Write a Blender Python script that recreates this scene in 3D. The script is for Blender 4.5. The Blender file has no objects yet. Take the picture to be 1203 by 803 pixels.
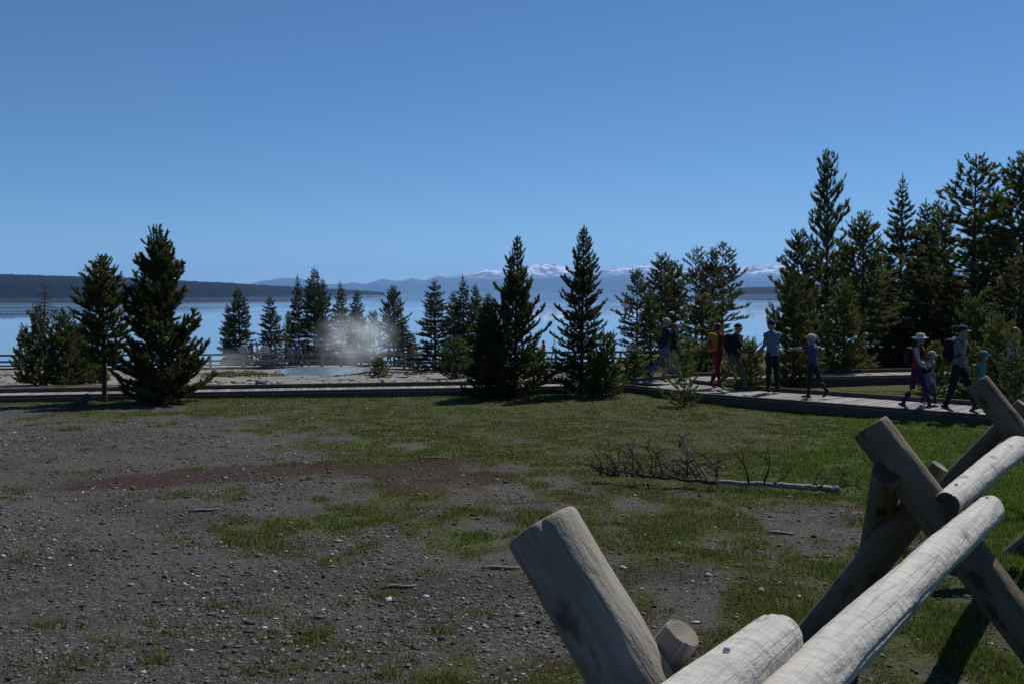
import bpy, bmesh, math, random
import numpy as np
from mathutils import Vector, Matrix

random.seed(7)
RNG = np.random.default_rng(11)
R = math.radians
scn = bpy.context.scene
COL = scn.collection

# ------------------------------------------------------------------ camera
F_PX, CX, CY = 1203 * 35 / 36, 601.5, 401.5
EYE = 1.65
cam_d = bpy.data.cameras.new('camera')
cam_d.lens = 35
cam_d.sensor_width = 36
cam_d.clip_start = 0.05
cam_d.clip_end = 60000
cam = bpy.data.objects.new('camera', cam_d)
COL.objects.link(cam)
CAM_M = Matrix.Translation((0, 0, EYE)) @ Matrix.Rotation(R(90 - 2.86), 4, 'X') @ Matrix.Rotation(R(-0.16), 4, 'Z')
cam.matrix_world = CAM_M
scn.camera = cam


def P(px, py, D):
    """point seen at photo pixel (px, py) at distance D along the view axis"""
    return CAM_M @ Vector(((px - CX) / F_PX * D, (CY - py) / F_PX * D, -D))


# ------------------------------------------------------------------ noise
def _h(ix, iy, iz, seed):
    n = (ix.astype(np.int64) * 374761393 + iy.astype(np.int64) * 668265263 + iz.astype(np.int64) * 2147483647 + seed * 1274126177) & 0xFFFFFFFF
    n = ((n ^ (n >> 13)) * 1274126177) & 0xFFFFFFFF
    n = ((n ^ (n >> 16)) * 2246822519) & 0xFFFFFFFF
    return ((n ^ (n >> 15)) & 0xFFFFFF) / float(0xFFFFFF)


def vn3(x, y, z, seed=0):
    x, y, z = np.broadcast_arrays(np.asarray(x, float), np.asarray(y, float), np.asarray(z, float))
    ix, iy, iz = np.floor(x), np.floor(y), np.floor(z)
    fx, fy, fz = x - ix, y - iy, z - iz
    ux, uy, uz = [f * f * f * (f * (f * 6 - 15) + 10) for f in (fx, fy, fz)]
    r = 0
    for a in (0, 1):
        for b in (0, 1):
            for c in (0, 1):
                w = (ux if a else 1 - ux) * (uy if b else 1 - uy) * (uz if c else 1 - uz)
                r = r + w * _h(ix + a, iy + b, iz + c, seed)
    return r


def vn2(x, y, seed=0):
    x, y = np.broadcast_arrays(np.asarray(x, float), np.asarray(y, float))
    ix, iy = np.floor(x), np.floor(y)
    fx, fy = x - ix, y - iy
    ux, uy = [f * f * f * (f * (f * 6 - 15) + 10) for f in (fx, fy)]
    z = np.zeros_like(ix)
    return ((_h(ix, iy, z, seed) * (1 - ux) + _h(ix + 1, iy, z, seed) * ux) * (1 - uy)
            + (_h(ix, iy + 1, z, seed) * (1 - ux) + _h(ix + 1, iy + 1, z, seed) * ux) * uy)


def fbm2(x, y, seed=0, octv=4):
    r, a, t = 0, 1.0, 0
    for k in range(octv):
        r = r + a * vn2(np.asarray(x) * 2 ** k + 17.3 * k, np.asarray(y) * 2 ** k - 9.1 * k, seed + k)
        t += a
        a *= 0.5
    return r / t


def fbm3(x, y, z, seed=0, octv=3):
    r, a, t = 0, 1.0, 0
    for k in range(octv):
        r = r + a * vn3(np.asarray(x) * 2 ** k, np.asarray(y) * 2 ** k, np.asarray(z) * 2 ** k, seed + k)
        t += a
        a *= 0.5
    return r / t


def sst(v, a, b):
    t = np.clip((np.asarray(v, float) - a) / (b - a), 0, 1)
    return t * t * (3 - 2 * t)


# ------------------------------------------------------------------ materials
def nmat(name):
    m = bpy.data.materials.new(name)
    m.use_nodes = True
    nt = m.node_tree
    nt.nodes.clear()
    out = nt.nodes.new('ShaderNodeOutputMaterial')
    return m, nt, out


class NG:
    """small node-graph helper"""
    def __init__(s, nt):
        s.nt = nt

    def n(s, typ, **kw):
        nd = s.nt.nodes.new(typ)
        for k, v in kw.items():
            setattr(nd, k, v)
        return nd

    def l(s, a, b):
        s.nt.links.new(a, b)

    def val(s, sock, v):
        if isinstance(v, bpy.types.NodeSocket):
            s.l(v, sock)
        else:
            sock.default_value = v

    def mapping(s, src, scale=(1, 1, 1), loc=(0, 0, 0)):
        m = s.n('ShaderNodeMapping')
        m.inputs['Scale'].default_value = scale
        m.inputs['Location'].default_value = loc
        s.l(src, m.inputs['Vector'])
        return m.outputs[0]

    def noise(s, vec, scale=5, detail=4, rough=0.55):
        t = s.n('ShaderNodeTexNoise')
        t.inputs['Scale'].default_value = scale
        t.inputs['Detail'].default_value = detail
        t.inputs['Roughness'].default_value = rough
        s.l(vec, t.inputs['Vector'])
        return t.outputs[0]

    def ramp(s, fac, stops, interp='LINEAR'):
        r = s.n('ShaderNodeValToRGB')
        r.color_ramp.interpolation = interp
        els = r.color_ramp.elements
        while len(els) < len(stops):
            els.new(0.5)
        for e, (p, c) in zip(els, stops):
            e.position = p
            e.color = (*c, 1) if isinstance(c, tuple) else (c, c, c, 1)
        s.l(fac, r.inputs[0])
        return r.outputs[0]

    def mix(s, fac, a, b, blend='MIX'):
        m = s.n('ShaderNodeMix', data_type='RGBA', blend_type=blend)
        s.val(m.inputs[0], fac)
        for sock, v in ((m.inputs[6], a), (m.inputs[7], b)):
            if isinstance(v, tuple):
                v = (*v, 1) if len(v) == 3 else v
            s.val(sock, v)
        return m.outputs[2]

    def math(s, op, a, b=0.0, clamp=False):
        m = s.n('ShaderNodeMath', operation=op, use_clamp=clamp)
        s.val(m.inputs[0], a)
        s.val(m.inputs[1], b)
        return m.outputs[0]

    def attr(s, name):
        a = s.n('ShaderNodeAttribute', attribute_name=name)
        return a.outputs['Fac']

    def bump(s, h, strength=0.5, dist=0.02, normal=None):
        b = s.n('ShaderNodeBump')
        b.inputs['Strength'].default_value = strength
        b.inputs['Distance'].default_value = dist
        s.l(h, b.inputs['Height'])
        if normal is not None:
            s.l(normal, b.inputs['Normal'])
        return b.outputs[0]

    def bsdf(s, out, color, rough=0.9, normal=None, spec=0.2):
        p = s.n('ShaderNodeBsdfPrincipled')
        if isinstance(color, tuple):
            color = (*color, 1)
        s.val(p.inputs['Base Color'], color)
        s.val(p.inputs['Roughness'], rough)
        p.inputs['Specular IOR Level'].default_value = spec
        if normal is not None:
            s.l(normal, p.inputs['Normal'])
        s.l(p.outputs[0], out.inputs[0])
        return p


def simple(name, color, rough=0.85, var=0.25, scale=18.0, spec=0.2):
    m, nt, out = nmat(name)
    g = NG(nt)
    tc = g.n('ShaderNodeTexCoord')
    nz = g.noise(tc.outputs['Object'], scale, 4)
    c = g.mix(nz, tuple(v * (1 - var) for v in color), tuple(min(1, v * (1 + var)) for v in color))
    g.bsdf(out, c, rough, g.bump(nz, 0.25, 0.01), spec)
    return m


def wood_mat(name, dark, mid, light, fibk=0.16, scallop=False):
    m, nt, out = nmat(name)
    g = NG(nt)
    tc = g.n('ShaderNodeTexCoord')
    oi = g.n('ShaderNodeObjectInfo')
    add = g.n('ShaderNodeVectorMath', operation='ADD')
    cmb = g.n('ShaderNodeCombineXYZ')
    g.l(g.math('MULTIPLY', oi.outputs['Random'], 37.0), cmb.inputs[2])
    g.l(tc.outputs['Object'], add.inputs[0])
    g.l(cmb.outputs[0], add.inputs[1])
    v = add.outputs[0]
    grain = g.noise(g.mapping(v, (30, 30, 3.0)), 1.0, 6, 0.65)
    blot = g.noise(g.mapping(v, (5, 5, 1.7)), 1.0, 5, 0.6)
    fib = g.noise(g.mapping(v, (150, 150, 5)), 1.0, 3, 0.6)
    sp = g.noise(v, 45.0, 4, 0.7)
    c = g.ramp(g.math('ADD', g.math('MULTIPLY', grain, 0.5), g.math('MULTIPLY', blot, 0.5)), [(0.28, dark), (0.46, mid), (0.70, light)])
    c = g.mix(g.ramp(fib, [(0.34, fibk), (0.50, 0.0)]), c, tuple(x * 0.45 for x in dark))
    c = g.mix(g.ramp(sp, [(0.60, 0.0), (0.78, 0.35)]), c, tuple(x * 0.6 for x in dark))
    # long drying checks
    ck = g.noise(g.mapping(v, (17, 17, 0.45)), 1.0, 1, 0.4)
    ckm = g.ramp(ck, [(0.490, 0.0), (0.4975, 1.0), (0.5025, 1.0), (0.510, 0.0)])
    ckm = g.math('MULTIPLY', ckm, g.ramp(blot, [(0.42, 0.0), (0.56, 0.45 if scallop else 0.9)]))
    c = g.mix(ckm, c, tuple(x * 0.25 for x in dark))
    vo = g.n('ShaderNodeTexVoronoi')
    vo.inputs['Scale'].default_value = 1.0
    wv = g.n('ShaderNodeVectorMath', operation='MULTIPLY_ADD')
    wn = g.n('ShaderNodeTexNoise')
    wn.inputs['Scale'].default_value = 22
    g.l(v, wn.inputs['Vector'])
    g.l(wn.outputs['Color'], wv.inputs[0])
    wv.inputs[1].default_value = (0.35, 0.35, 0.35)
    g.l(g.mapping(v, (8, 8, 3.4)), wv.inputs[2])
    g.l(wv.outputs[0], vo.inputs['Vector'])
    kn = g.ramp(vo.outputs['Distance'], [(0.10, 0.85), (0.17, 0.55), (0.26, 0.0)])
    c = g.mix(kn, c, tuple(x * 0.42 for x in dark))
    chip = g.noise(g.mapping(v, (26, 26, 12)), 1.0, 5, 0.7)
    h = g.math('ADD', g.math('MULTIPLY', grain, 0.5), g.math('MULTIPLY', fib, 0.18))
    h = g.math('ADD', h, g.math('MULTIPLY', chip, 1.3))
    h = g.math('SUBTRACT', h, g.math('MULTIPLY', ckm, 0.6))
    if scallop:
        sc = g.noise(g.mapping(v, (11, 11, 22)), 1.0, 2, 0.5)
        h = g.math('ADD', h, g.math('MULTIPLY', sc, 1.9))
        c = g.mix(g.ramp(sc, [(0.40, 0.14), (0.5, 0.0)]), c, tuple(x * 0.6 for x in mid))
    g.bsdf(out, c, 0.8, g.bump(h, 0.55, 0.012), 0.25)
    return m


def end_mat(name, dark, light):
    m, nt, out = nmat(name)
    g = NG(nt)
    tc = g.n('ShaderNodeTexCoord')
    sep = g.n('ShaderNodeSeparateXYZ')
    g.l(tc.outputs['Object'], sep.inputs[0])
    r = g.math('SQRT', g.math('ADD', g.math('POWER', sep.outputs[0], 2.0), g.math('POWER', sep.outputs[1], 2.0)))
    nz = g.noise(tc.outputs['Object'], 30, 3)
    ring = g.math('SINE', g.math('ADD', g.math('MULTIPLY', r, 900.0), g.math('MULTIPLY', nz, 8.0)))
    bl = g.noise(tc.outputs['Object'], 14, 4)
    c = g.ramp(bl, [(0.3, dark), (0.7, light)])
    c = g.mix(g.math('MULTIPLY', g.math('ADD', ring, 1.0), 0.16), c, tuple(x * 0.5 for x in dark))
    g.bsdf(out, c, 0.85, g.bump(ring, 0.25, 0.003), 0.2)
    return m


M = {}
M['rail'] = wood_mat('weathered rail wood', (0.25, 0.238, 0.215), (0.36, 0.348, 0.322), (0.45, 0.438, 0.41), fibk=0.14, scallop=True)
M['post'] = wood_mat('weathered post wood', (0.105, 0.09, 0.068), (0.20, 0.18, 0.145), (0.32, 0.295, 0.25))
M['leg'] = wood_mat('brown log wood', (0.060, 0.045, 0.032), (0.110, 0.086, 0.058), (0.17, 0.138, 0.098))
M['end'] = end_mat('log end grain', (0.11, 0.09, 0.07), (0.26, 0.23, 0.185))
M['endshade'] = end_mat('shaded log end grain', (0.035, 0.028, 0.022), (0.08, 0.065, 0.05))  # end grain with shade painted in, for log ends facing away from the sun
M['bark'] = wood_mat('pine bark', (0.03, 0.024, 0.02), (0.065, 0.052, 0.043), (0.11, 0.09, 0.075))
M['deadwood'] = wood_mat('grey dead wood', (0.085, 0.078, 0.07), (0.19, 0.18, 0.168), (0.31, 0.297, 0.28))
M['deadtwig'] = simple('dark dead twig', (0.05, 0.04, 0.034), 0.9)
M['bolt'] = simple('galvanised steel', (0.55, 0.56, 0.58), 0.3, 0.05, spec=0.8)
for nd in M['bolt'].node_tree.nodes:
    if nd.type == 'BSDF_PRINCIPLED':
        nd.inputs['Metallic'].default_value = 0.9


def plank_mat():
    m, nt, out = nmat('boardwalk planks')
    g = NG(nt)
    geo = g.n('ShaderNodeNewGeometry')
    t = g.attr('tone')
    c = g.ramp(t, [(0.0, (0.15, 0.14, 0.13)), (0.5, (0.22, 0.21, 0.195)), (1.0, (0.30, 0.285, 0.265))])
    nz = g.noise(g.mapping(geo.outputs['Position'], (6, 6, 30)), 2.0, 5)
    c = g.mix(g.ramp(nz, [(0.4, 0.5), (0.6, 0.0)]), c, (0.09, 0.082, 0.074))
    g.bsdf(out, c, 0.85, g.bump(nz, 0.3, 0.01), 0.2)
    return m


M['plank'] = plank_mat()
M['beam'] = simple('weathered beam', (0.075, 0.065, 0.056), 0.9, 0.45, 9)
M['railing'] = simple('grey railing timber', (0.13, 0.115, 0.10), 0.9, 0.35, 6)


def needle_mat(name, dark, light, warm):
    m, nt, out = nmat(name)
    g = NG(nt)
    t = g.attr('tone')
    tc = g.n('ShaderNodeTexCoord')
    oi = g.n('ShaderNodeObjectInfo')
    nz = g.noise(tc.outputs['Object'], 2.2, 3)
    c = g.ramp(t, [(0.0, dark), (0.6, light), (1.0, tuple(x * 1.5 for x in light))])
    c = g.mix(g.ramp(nz, [(0.48, 0.0), (0.72, 0.6)]), c, warm)
    hsv = g.n('ShaderNodeHueSaturation')
    g.l(c, hsv.inputs['Color'])
    hsv.inputs['Hue'].default_value = 0.5
    g.l(g.math('ADD', 0.75, g.math('MULTIPLY', oi.outputs['Random'], 0.5)), hsv.inputs['Value'])
    d = g.n('ShaderNodeBsdfPrincipled')
    g.l(hsv.outputs[0], d.inputs['Base Color'])
    d.inputs['Roughness'].default_value = 0.6
    d.inputs['Specular IOR Level'].default_value = 0.25
    tr = g.n('ShaderNodeBsdfTranslucent')
    g.l(hsv.outputs[0], tr.inputs['Color'])
    mx = g.n('ShaderNodeMixShader')
    mx.inputs[0].default_value = 0.36
    g.l(d.outputs[0], mx.inputs[1])
    g.l(tr.outputs[0], mx.inputs[2])
    g.l(mx.outputs[0], out.inputs[0])
    return m


M['pine'] = needle_mat('pine needles', (0.042, 0.056, 0.014), (0.102, 0.118, 0.028), (0.15, 0.142, 0.025))
M['spruce'] = needle_mat('spruce needles', (0.030, 0.042, 0.014), (0.070, 0.088, 0.026), (0.095, 0.098, 0.024))
M['young'] = needle_mat('young pine needles', (0.052, 0.072, 0.016), (0.105, 0.135, 0.027), (0.14, 0.135, 0.025))
M['deadneedle'] = simple('brown dead needles', (0.05, 0.032, 0.025), 0.9)


def ground_mat():
    m, nt, out = nmat('gravel meadow ground')
    g = NG(nt)
    geo = g.n('ShaderNodeNewGeometry')
    pos = geo.outputs['Position']
    a_gr, a_gn, a_rd, a_si = [g.attr(k) for k in ('grass', 'green', 'red', 'sinter')]
    n_big = g.noise(pos, 0.9, 5)
    n_mid = g.noise(pos, 5.0, 6, 0.65)
    n_fin = g.noise(pos, 28.0, 5, 0.7)
    n_mic = g.noise(pos, 120.0, 3, 0.7)
    vor = g.n('ShaderNodeTexVoronoi')
    vor.inputs['Scale'].default_value = 55
    g.l(pos, vor.inputs['Vector'])
    vsep = g.n('ShaderNodeSeparateColor')
    g.l(vor.outputs['Color'], vsep.inputs[0])
    # gravel: dark volcanic grains with a few pale ones
    gv = g.ramp(vsep.outputs[0], [(0.0, (0.034, 0.031, 0.028)), (0.5, (0.080, 0.073, 0.066)), (0.85, (0.128, 0.119, 0.109)), (0.985, (0.27, 0.255, 0.24))])
    gv = g.mix(g.ramp(n_fin, [(0.35, 0.6), (0.6, 0.0)]), gv, (0.032, 0.029, 0.027))
    soil = g.noise(g.mapping(pos, (0.55, 1.0, 1), (7, 3, 0)), 1.0, 6, 0.62)
    gv = g.mix(g.ramp(soil, [(0.48, 0.0), (0.62, 0.75)]), gv, (0.046, 0.037, 0.029))
    gv = g.mix(g.ramp(n_big, [(0.42, 0.0), (0.62, 0.55)]), gv, (0.115, 0.107, 0.098))
    # short turf
    olive = g.ramp(n_fin, [(0.36, (0.018, 0.017, 0.008)), (0.46, (0.044, 0.044, 0.016)), (0.56, (0.070, 0.080, 0.022)), (0.68, (0.118, 0.124, 0.042))])
    lush = g.ramp(n_fin, [(0.36, (0.018, 0.024, 0.007)), (0.46, (0.044, 0.066, 0.013)), (0.56, (0.072, 0.112, 0.019)), (0.68, (0.115, 0.158, 0.035))])
    turf = g.mix(a_gn, olive, lush)
    rdn = g.ramp(n_fin, [(0.30, (0.022, 0.012, 0.009)), (0.6, (0.060, 0.032, 0.021)), (0.8, (0.085, 0.058, 0.028))])
    brk = g.math('ADD', g.math('ADD', g.math('MULTIPLY', n_mid, 0.40), g.math('MULTIPLY', n_fin, 0.40)), g.math('MULTIPLY', n_mic, 0.20))
    gf = g.math('ADD', g.math('SUBTRACT', a_gr, 0.5), brk)
    gf = g.ramp(gf, [(0.46, 0.0), (0.62, 1.0)])
    c = g.mix(gf, gv, turf)
    rf = g.ramp(g.math('ADD', g.math('SUBTRACT', a_rd, 0.5), brk), [(0.45, 0.0), (0.62, 0.9)])
    c = g.mix(rf, c, rdn)
    sn = g.ramp(n_mid, [(0.3, (0.14, 0.13, 0.115)), (0.48, (0.24, 0.235, 0.22)), (0.62, (0.33, 0.32, 0.305)), (0.8, (0.52, 0.51, 0.49))])
    sn = g.mix(g.ramp(n_big, [(0.52, 0.0), (0.62, 0.75)]), sn, (0.11, 0.10, 0.075))
    sf = g.ramp(g.math('ADD', g.math('SUBTRACT', a_si, 0.5), brk), [(0.45, 0.0), (0.60, 1.0)])
    c = g.mix(sf, c, sn)
    c = g.mix(g.ramp(n_mic, [(0.40, 0.80), (0.52, 0.0)]), c, (0.010, 0.009, 0.008))  # near-black specks paint the tiny shadows among the grains
    h = g.math('ADD', g.math('MULTIPLY', n_fin, 0.7), g.math('MULTIPLY', n_mic, 0.35))
    h = g.math('ADD', h, g.math('MULTIPLY', g.math('SUBTRACT', 1.0, vor.outputs['Distance']), 0.25))
    g.bsdf(out, c, 0.95, g.bump(h, 1.0, 0.035), 0.12)
    return m


M['ground'] = ground_mat()


def tone_mat(name, stops, rough=0.9, transl=0.0, spec=0.2):
    m, nt, out = nmat(name)
    g = NG(nt)
    c = g.ramp(g.attr('tone'), stops)
    if transl:
        d = g.n('ShaderNodeBsdfDiffuse')
        g.l(c, d.inputs[0])
        t = g.n('ShaderNodeBsdfTranslucent')
        g.l(c, t.inputs[0])
        mx = g.n('ShaderNodeMixShader')
        mx.inputs[0].default_value = transl
        g.l(d.outputs[0], mx.inputs[1])
        g.l(t.outputs[0], mx.inputs[2])
        g.l(mx.outputs[0], out.inputs[0])
    else:
        g.bsdf(out, c, rough, None, spec)
    return m


M['stone'] = tone_mat('gravel stones', [(0.0, (0.024, 0.022, 0.021)), (0.55, (0.082, 0.076, 0.070)), (0.85, (0.15, 0.142, 0.132)), (0.93, (0.28, 0.275, 0.27)), (1.0, (0.48, 0.47, 0.46))], 0.85)
M['blade'] = tone_mat('grass blades', [(0.0, (0.11, 0.075, 0.038)), (0.25, (0.12, 0.105, 0.036)), (0.55, (0.085, 0.115, 0.026)), (1.0, (0.105, 0.19, 0.030))], 0.7, 0.35)


def water_mat():
    m, nt, out = nmat('lake water')
    g = NG(nt)
    geo = g.n('ShaderNodeNewGeometry')
    pos = geo.outputs['Position']
    streak = g.noise(g.mapping(pos, (0.0012, 0.016, 1)), 1.0, 4, 0.6)
    st2 = g.noise(g.mapping(pos, (0.00035, 0.0028, 1)), 1.0, 3, 0.5)
    st = g.math('ADD', g.math('MULTIPLY', streak, 0.55), g.math('MULTIPLY', st2, 0.45))
    rip = g.noise(g.mapping(pos, (0.9, 1.6, 1)), 1.0, 5, 0.65)
    b = g.n('ShaderNodeBump')
    g.l(rip, b.inputs['Height'])
    g.l(g.ramp(st, [(0.44, 0.022), (0.54, 0.002)]), b.inputs['Strength'])
    b.inputs['Distance'].default_value = 0.35
    rough = g.ramp(st, [(0.44, 0.07), (0.54, 0.01)])
    p = g.bsdf(out, (0.135, 0.215, 0.30), rough, b.outputs[0], 0.5)
    p.inputs['IOR'].default_value = 1.333
    return m


M['water'] = water_mat()


def pool_mat():
    m, nt, out = nmat('hot spring water')
    g = NG(nt)
    geo = g.n('ShaderNodeNewGeometry')
    nz = g.noise(geo.outputs['Position'], 2.0, 4)
    c = g.ramp(nz, [(0.35, (0.10, 0.18, 0.22)), (0.65, (0.20, 0.30, 0.35))])
    g.bsdf(out, c, 0.12, g.bump(g.noise(geo.outputs['Position'], 6, 3), 0.1, 0.05), 0.5)
    return m


M['pool'] = pool_mat()


def hill_mat(name, forest, forest2, rock=None, snow_lo=None, snow_hi=None):
    m, nt, out = nmat(name)
    g = NG(nt)
    geo = g.n('ShaderNodeNewGeometry')
    pos = geo.outputs['Position']
    sep = g.n('ShaderNodeSeparateXYZ')
    g.l(pos, sep.inputs[0])
    if snow_lo is None:
        nz = g.noise(g.mapping(pos, (0.02, 0.02, 0.06)), 1.0, 5, 0.7)
        c = g.mix(g.ramp(nz, [(0.4, 0.0), (0.65, 1.0)]), forest, forest2)
        bp = g.bump(nz, 0.6, 12.0)
    else:
        nz = g.noise(g.mapping(pos, (0.0050, 0.0030, 0.011)), 1.0, 7, 0.70)
        n2 = g.noise(g.mapping(pos, (0.0008, 0.0008, 0.0012)), 1.0, 4, 0.6)
        c = g.mix(g.ramp(nz, [(0.4, 0.0), (0.6, 1.0)]), forest, forest2)
        hz = g.n('ShaderNodeMapRange')
        g.l(sep.outputs[2], hz.inputs[0])
        hz.inputs[1].default_value = snow_lo
        hz.inputs[2].default_value = snow_hi
        hf = g.math('ADD', hz.outputs[0], g.math('MULTIPLY', g.math('SUBTRACT', n2, 0.5), 0.8))
        c = g.mix(g.ramp(hf, [(0.15, 0.0), (0.55, 1.0)]), c, rock)
        sf = g.math('MULTIPLY', g.ramp(nz, [(0.48, 0.0), (0.545, 1.0)]), g.ramp(hf, [(0.30, 0.0), (0.75, 1.0)]))
        c = g.mix(sf, c, (0.80, 0.82, 0.86))
        bp = g.bump(nz, 0.5, 120.0)
    g.bsdf(out, c, 0.95, bp, 0.05)
    return m


M['hill'] = hill_mat('forested hill', (0.002, 0.005, 0.008), (0.005, 0.010, 0.013))
M['mount'] = hill_mat('snowy mountains', (0.016, 0.028, 0.030), (0.034, 0.050, 0.050), (0.085, 0.095, 0.10), 120, 430)


# ------------------------------------------------------------------ object helpers
def link(o, parent=None):
    COL.objects.link(o)
    if parent is not None:
        o.parent = parent
    return o


def tag(o, label=None, cat=None, group=None, kind=None):
    if label:
        o['label'] = label
    if cat:
        o['category'] = cat
    if group:
        o['group'] = group
    if kind:
        o['kind'] = kind
    return o


def empty(name, loc, label, cat, group=None, rz=0.0):
    o = bpy.data.objects.new(name, None)
    o.location = loc
    o.rotation_euler = (0, 0, rz)
    o.empty_display_size = 0.2
    link(o)
    return tag(o, label, cat, group)


def mesh_np(name, V, Fc, nside, mats, tone=None, midx=None, smooth=False):
    """mesh from numpy arrays; all faces have nside corners"""
    V = np.asarray(V, np.float32)
    Fc = np.asarray(Fc, np.int32)
    me = bpy.data.meshes.new(name)
    me.vertices.add(len(V))
    me.vertices.foreach_set('co', V.ravel())
    me.loops.add(Fc.size)
    me.loops.foreach_set('vertex_index', Fc.ravel())
    me.polygons.add(len(Fc))
    me.polygons.foreach_set('loop_start', np.arange(0, Fc.size, nside, dtype=np.int32))
    me.polygons.foreach_set('loop_total', np.full(len(Fc), nside, np.int32))
    for mt in (mats if isinstance(mats, (list, tuple)) else [mats]):
        me.materials.append(mt)
    if midx is not None:
        me.polygons.foreach_set('material_index', np.asarray(midx, np.int32))
    if smooth:
        me.polygons.foreach_set('use_smooth', np.ones(len(Fc), bool))
    me.update(calc_edges=True)
    if tone is not None:
        a = me.attributes.new('tone', 'FLOAT', 'POINT')
        a.data.foreach_set('value', np.asarray(tone, np.float32))
    return me


class MB:
    """collects boxes, beams, tubes and lathes into one mesh"""
    def __init__(s):
        s.v, s.f, s.m, s.t = [], [], [], []

    def add(s, verts, faces, mi=0, tone=0.5):
        b = len(s.v)
        s.v += [tuple(v) for v in verts]
        s.t += [tone] * len(verts)
        s.f += [tuple(i + b for i in f) for f in faces]
        s.m += [mi] * len(faces)

    def hexa(s, c8, mi=0, tone=0.5):
        s.add(c8, [(3, 2, 1, 0), (4, 5, 6, 7), (0, 1, 5, 4), (1, 2, 6, 5), (2, 3, 7, 6), (3, 0, 4, 7)], mi, tone)

    def beam(s, p0, p1, w, h, mi=0, tone=0.5, up=(0, 0, 1)):
        p0, p1 = Vector(p0), Vector(p1)
        d = (p1 - p0).normalized()
        sd = d.cross(Vector(up)).normalized() * (w / 2)
        u = sd.cross(d).normalized() * (h / 2)
        c = [p0 - sd - u, p0 + sd - u, p1 + sd - u, p1 - sd - u, p0 - sd + u, p0 + sd + u, p1 + sd + u, p1 - sd + u]
        s.hexa(c, mi, tone)

    def tube(s, pts, rad, n=8, mi=0, tone=0.5, side=None, cap=True):
        pts = [Vector(p) for p in pts]
        rings = []
        vs = []
        for i, p in enumerate(pts):
            a = pts[max(0, i - 1)]
            b = pts[min(len(pts) - 1, i + 1)]
            d = (b - a).normalized()
            ref = Vector(side) if side is not None else (Vector((0, 0, 1)) if abs(d.z) < 0.9 else Vector((1, 0, 0)))
            x = (ref - d * ref.dot(d)).normalized()
            y = d.cross(x)
            r = rad[i]
            ra, rb = (r, r) if not isinstance(r, (tuple, list)) else r
            rings.append(len(vs))
            for k in range(n):
                an = 2 * math.pi * k / n
                vs.append(p + x * (ra * math.cos(an)) + y * (rb * math.sin(an)))
        fs = []
        for i in range(len(pts) - 1):
            a, b = rings[i], rings[i + 1]
            for k in range(n):
                fs.append((a + k, a + (k + 1) % n, b + (k + 1) % n, b + k))
        if cap:
            fs.append(tuple(rings[0] + k for k in reversed(range(n))))
            fs.append(tuple(rings[-1] + k for k in range(n)))
        s.add(vs, fs, mi, tone)

    def ell(s, c, r, mi=0, tone=0.5, n=14, m=10, mat=None, zlo=-1.0):
        vs, fs = [], []
        th = [math.acos(max(-1, min(1, zlo))) * i / m for i in range(m + 1)]
        for i in range(m + 1):
            for k in range(n):
                a = 2 * math.pi * k / n
                v = Vector((r[0] * math.sin(th[i]) * math.cos(a), r[1] * math.sin(th[i]) * math.sin(a), r[2] * math.cos(th[i])))
                if mat is not None:
                    v = mat @ v
                vs.append(Vector(c) + v)
        for i in range(m):
            for k in range(n):
                fs.append((i * n + k, (i + 1) * n + k, (i + 1) * n + (k + 1) % n, i * n + (k + 1) % n))
        if zlo > -0.999:
            fs.append(tuple(m * n + k for k in range(n)))
        s.add(vs, fs, mi, tone)

    def mesh(s, name, mats, smooth=False, tone=False):
        me = bpy.data.meshes.new(name)
        me.from_pydata(s.v, [], s.f)
        for mt in (mats if isinstance(mats, (list, tuple)) else [mats]):
            me.materials.append(mt)
        me.polygons.foreach_set('material_index', np.array(s.m, np.int32))
        if smooth:
            me.polygons.foreach_set('use_smooth', np.ones(len(s.f), bool))
        if tone:
            a = me.attributes.new('tone', 'FLOAT', 'POINT')
            a.data.foreach_set('value', np.array(s.t, np.float32))
        me.update()
        return me

    def obj(s, name, mats, parent=None, smooth=False, tone=False):
        return link(bpy.data.objects.new(name, s.mesh(name, mats, smooth, tone)), parent)


# ------------------------------------------------------------------ terrain
LAKE_Z = -6.3
DECK = -0.85
BW_L = [(-24.0, 19.95), (-11.7, 22.8), (-5.0, 24.4), (3.2, 26.1)]      # front edge of the left run
BW_R = [(3.2, 26.1), (4.6, 23.95), (9.26, 19.75), (14.5, 15.2)]
BW_B = [(4.6, 26.6), (6.2, 28.1), (11.4, 29.2), (24.0, 31.5)]


def gz0(x, y):
    x, y = np.broadcast_arrays(np.asarray(x, float), np.asarray(y, float))
    near = -0.0423 * np.clip(y, -5, 22)
    near = np.where(y > 22, -0.9306 - 0.012 * (y - 22), near)
    near = np.where(y > 28, -1.04, near)
    near = near + 0.10 * sst(-x, 0, 10) * sst(y, 12, 22) * (1 - sst(y, 28, 36))
    near = near - 0.17 * sst(x, 1.5, 7) * sst(y, 9, 17) * (1 - sst(y, 24, 31))
    left = near - 0.064 * np.clip(y - 28, 0, 47) - 0.42 * np.clip(y - 75, 0, 14)
    right = near - 0.0 * np.clip(y - 28, 0, 18) - 0.10 * np.clip(y - 46, 0, 28) - 0.36 * np.clip(y - 74, 0, 15)
    s = sst(x, 1.0 + 0.02 * y, 8.0)
    z = left * (1 - s) + right * s
    return z


POOL = P(375, 442.5, 54.0)
POOL_Z = float(gz0(POOL.x, POOL.y)) + 0.10


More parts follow.
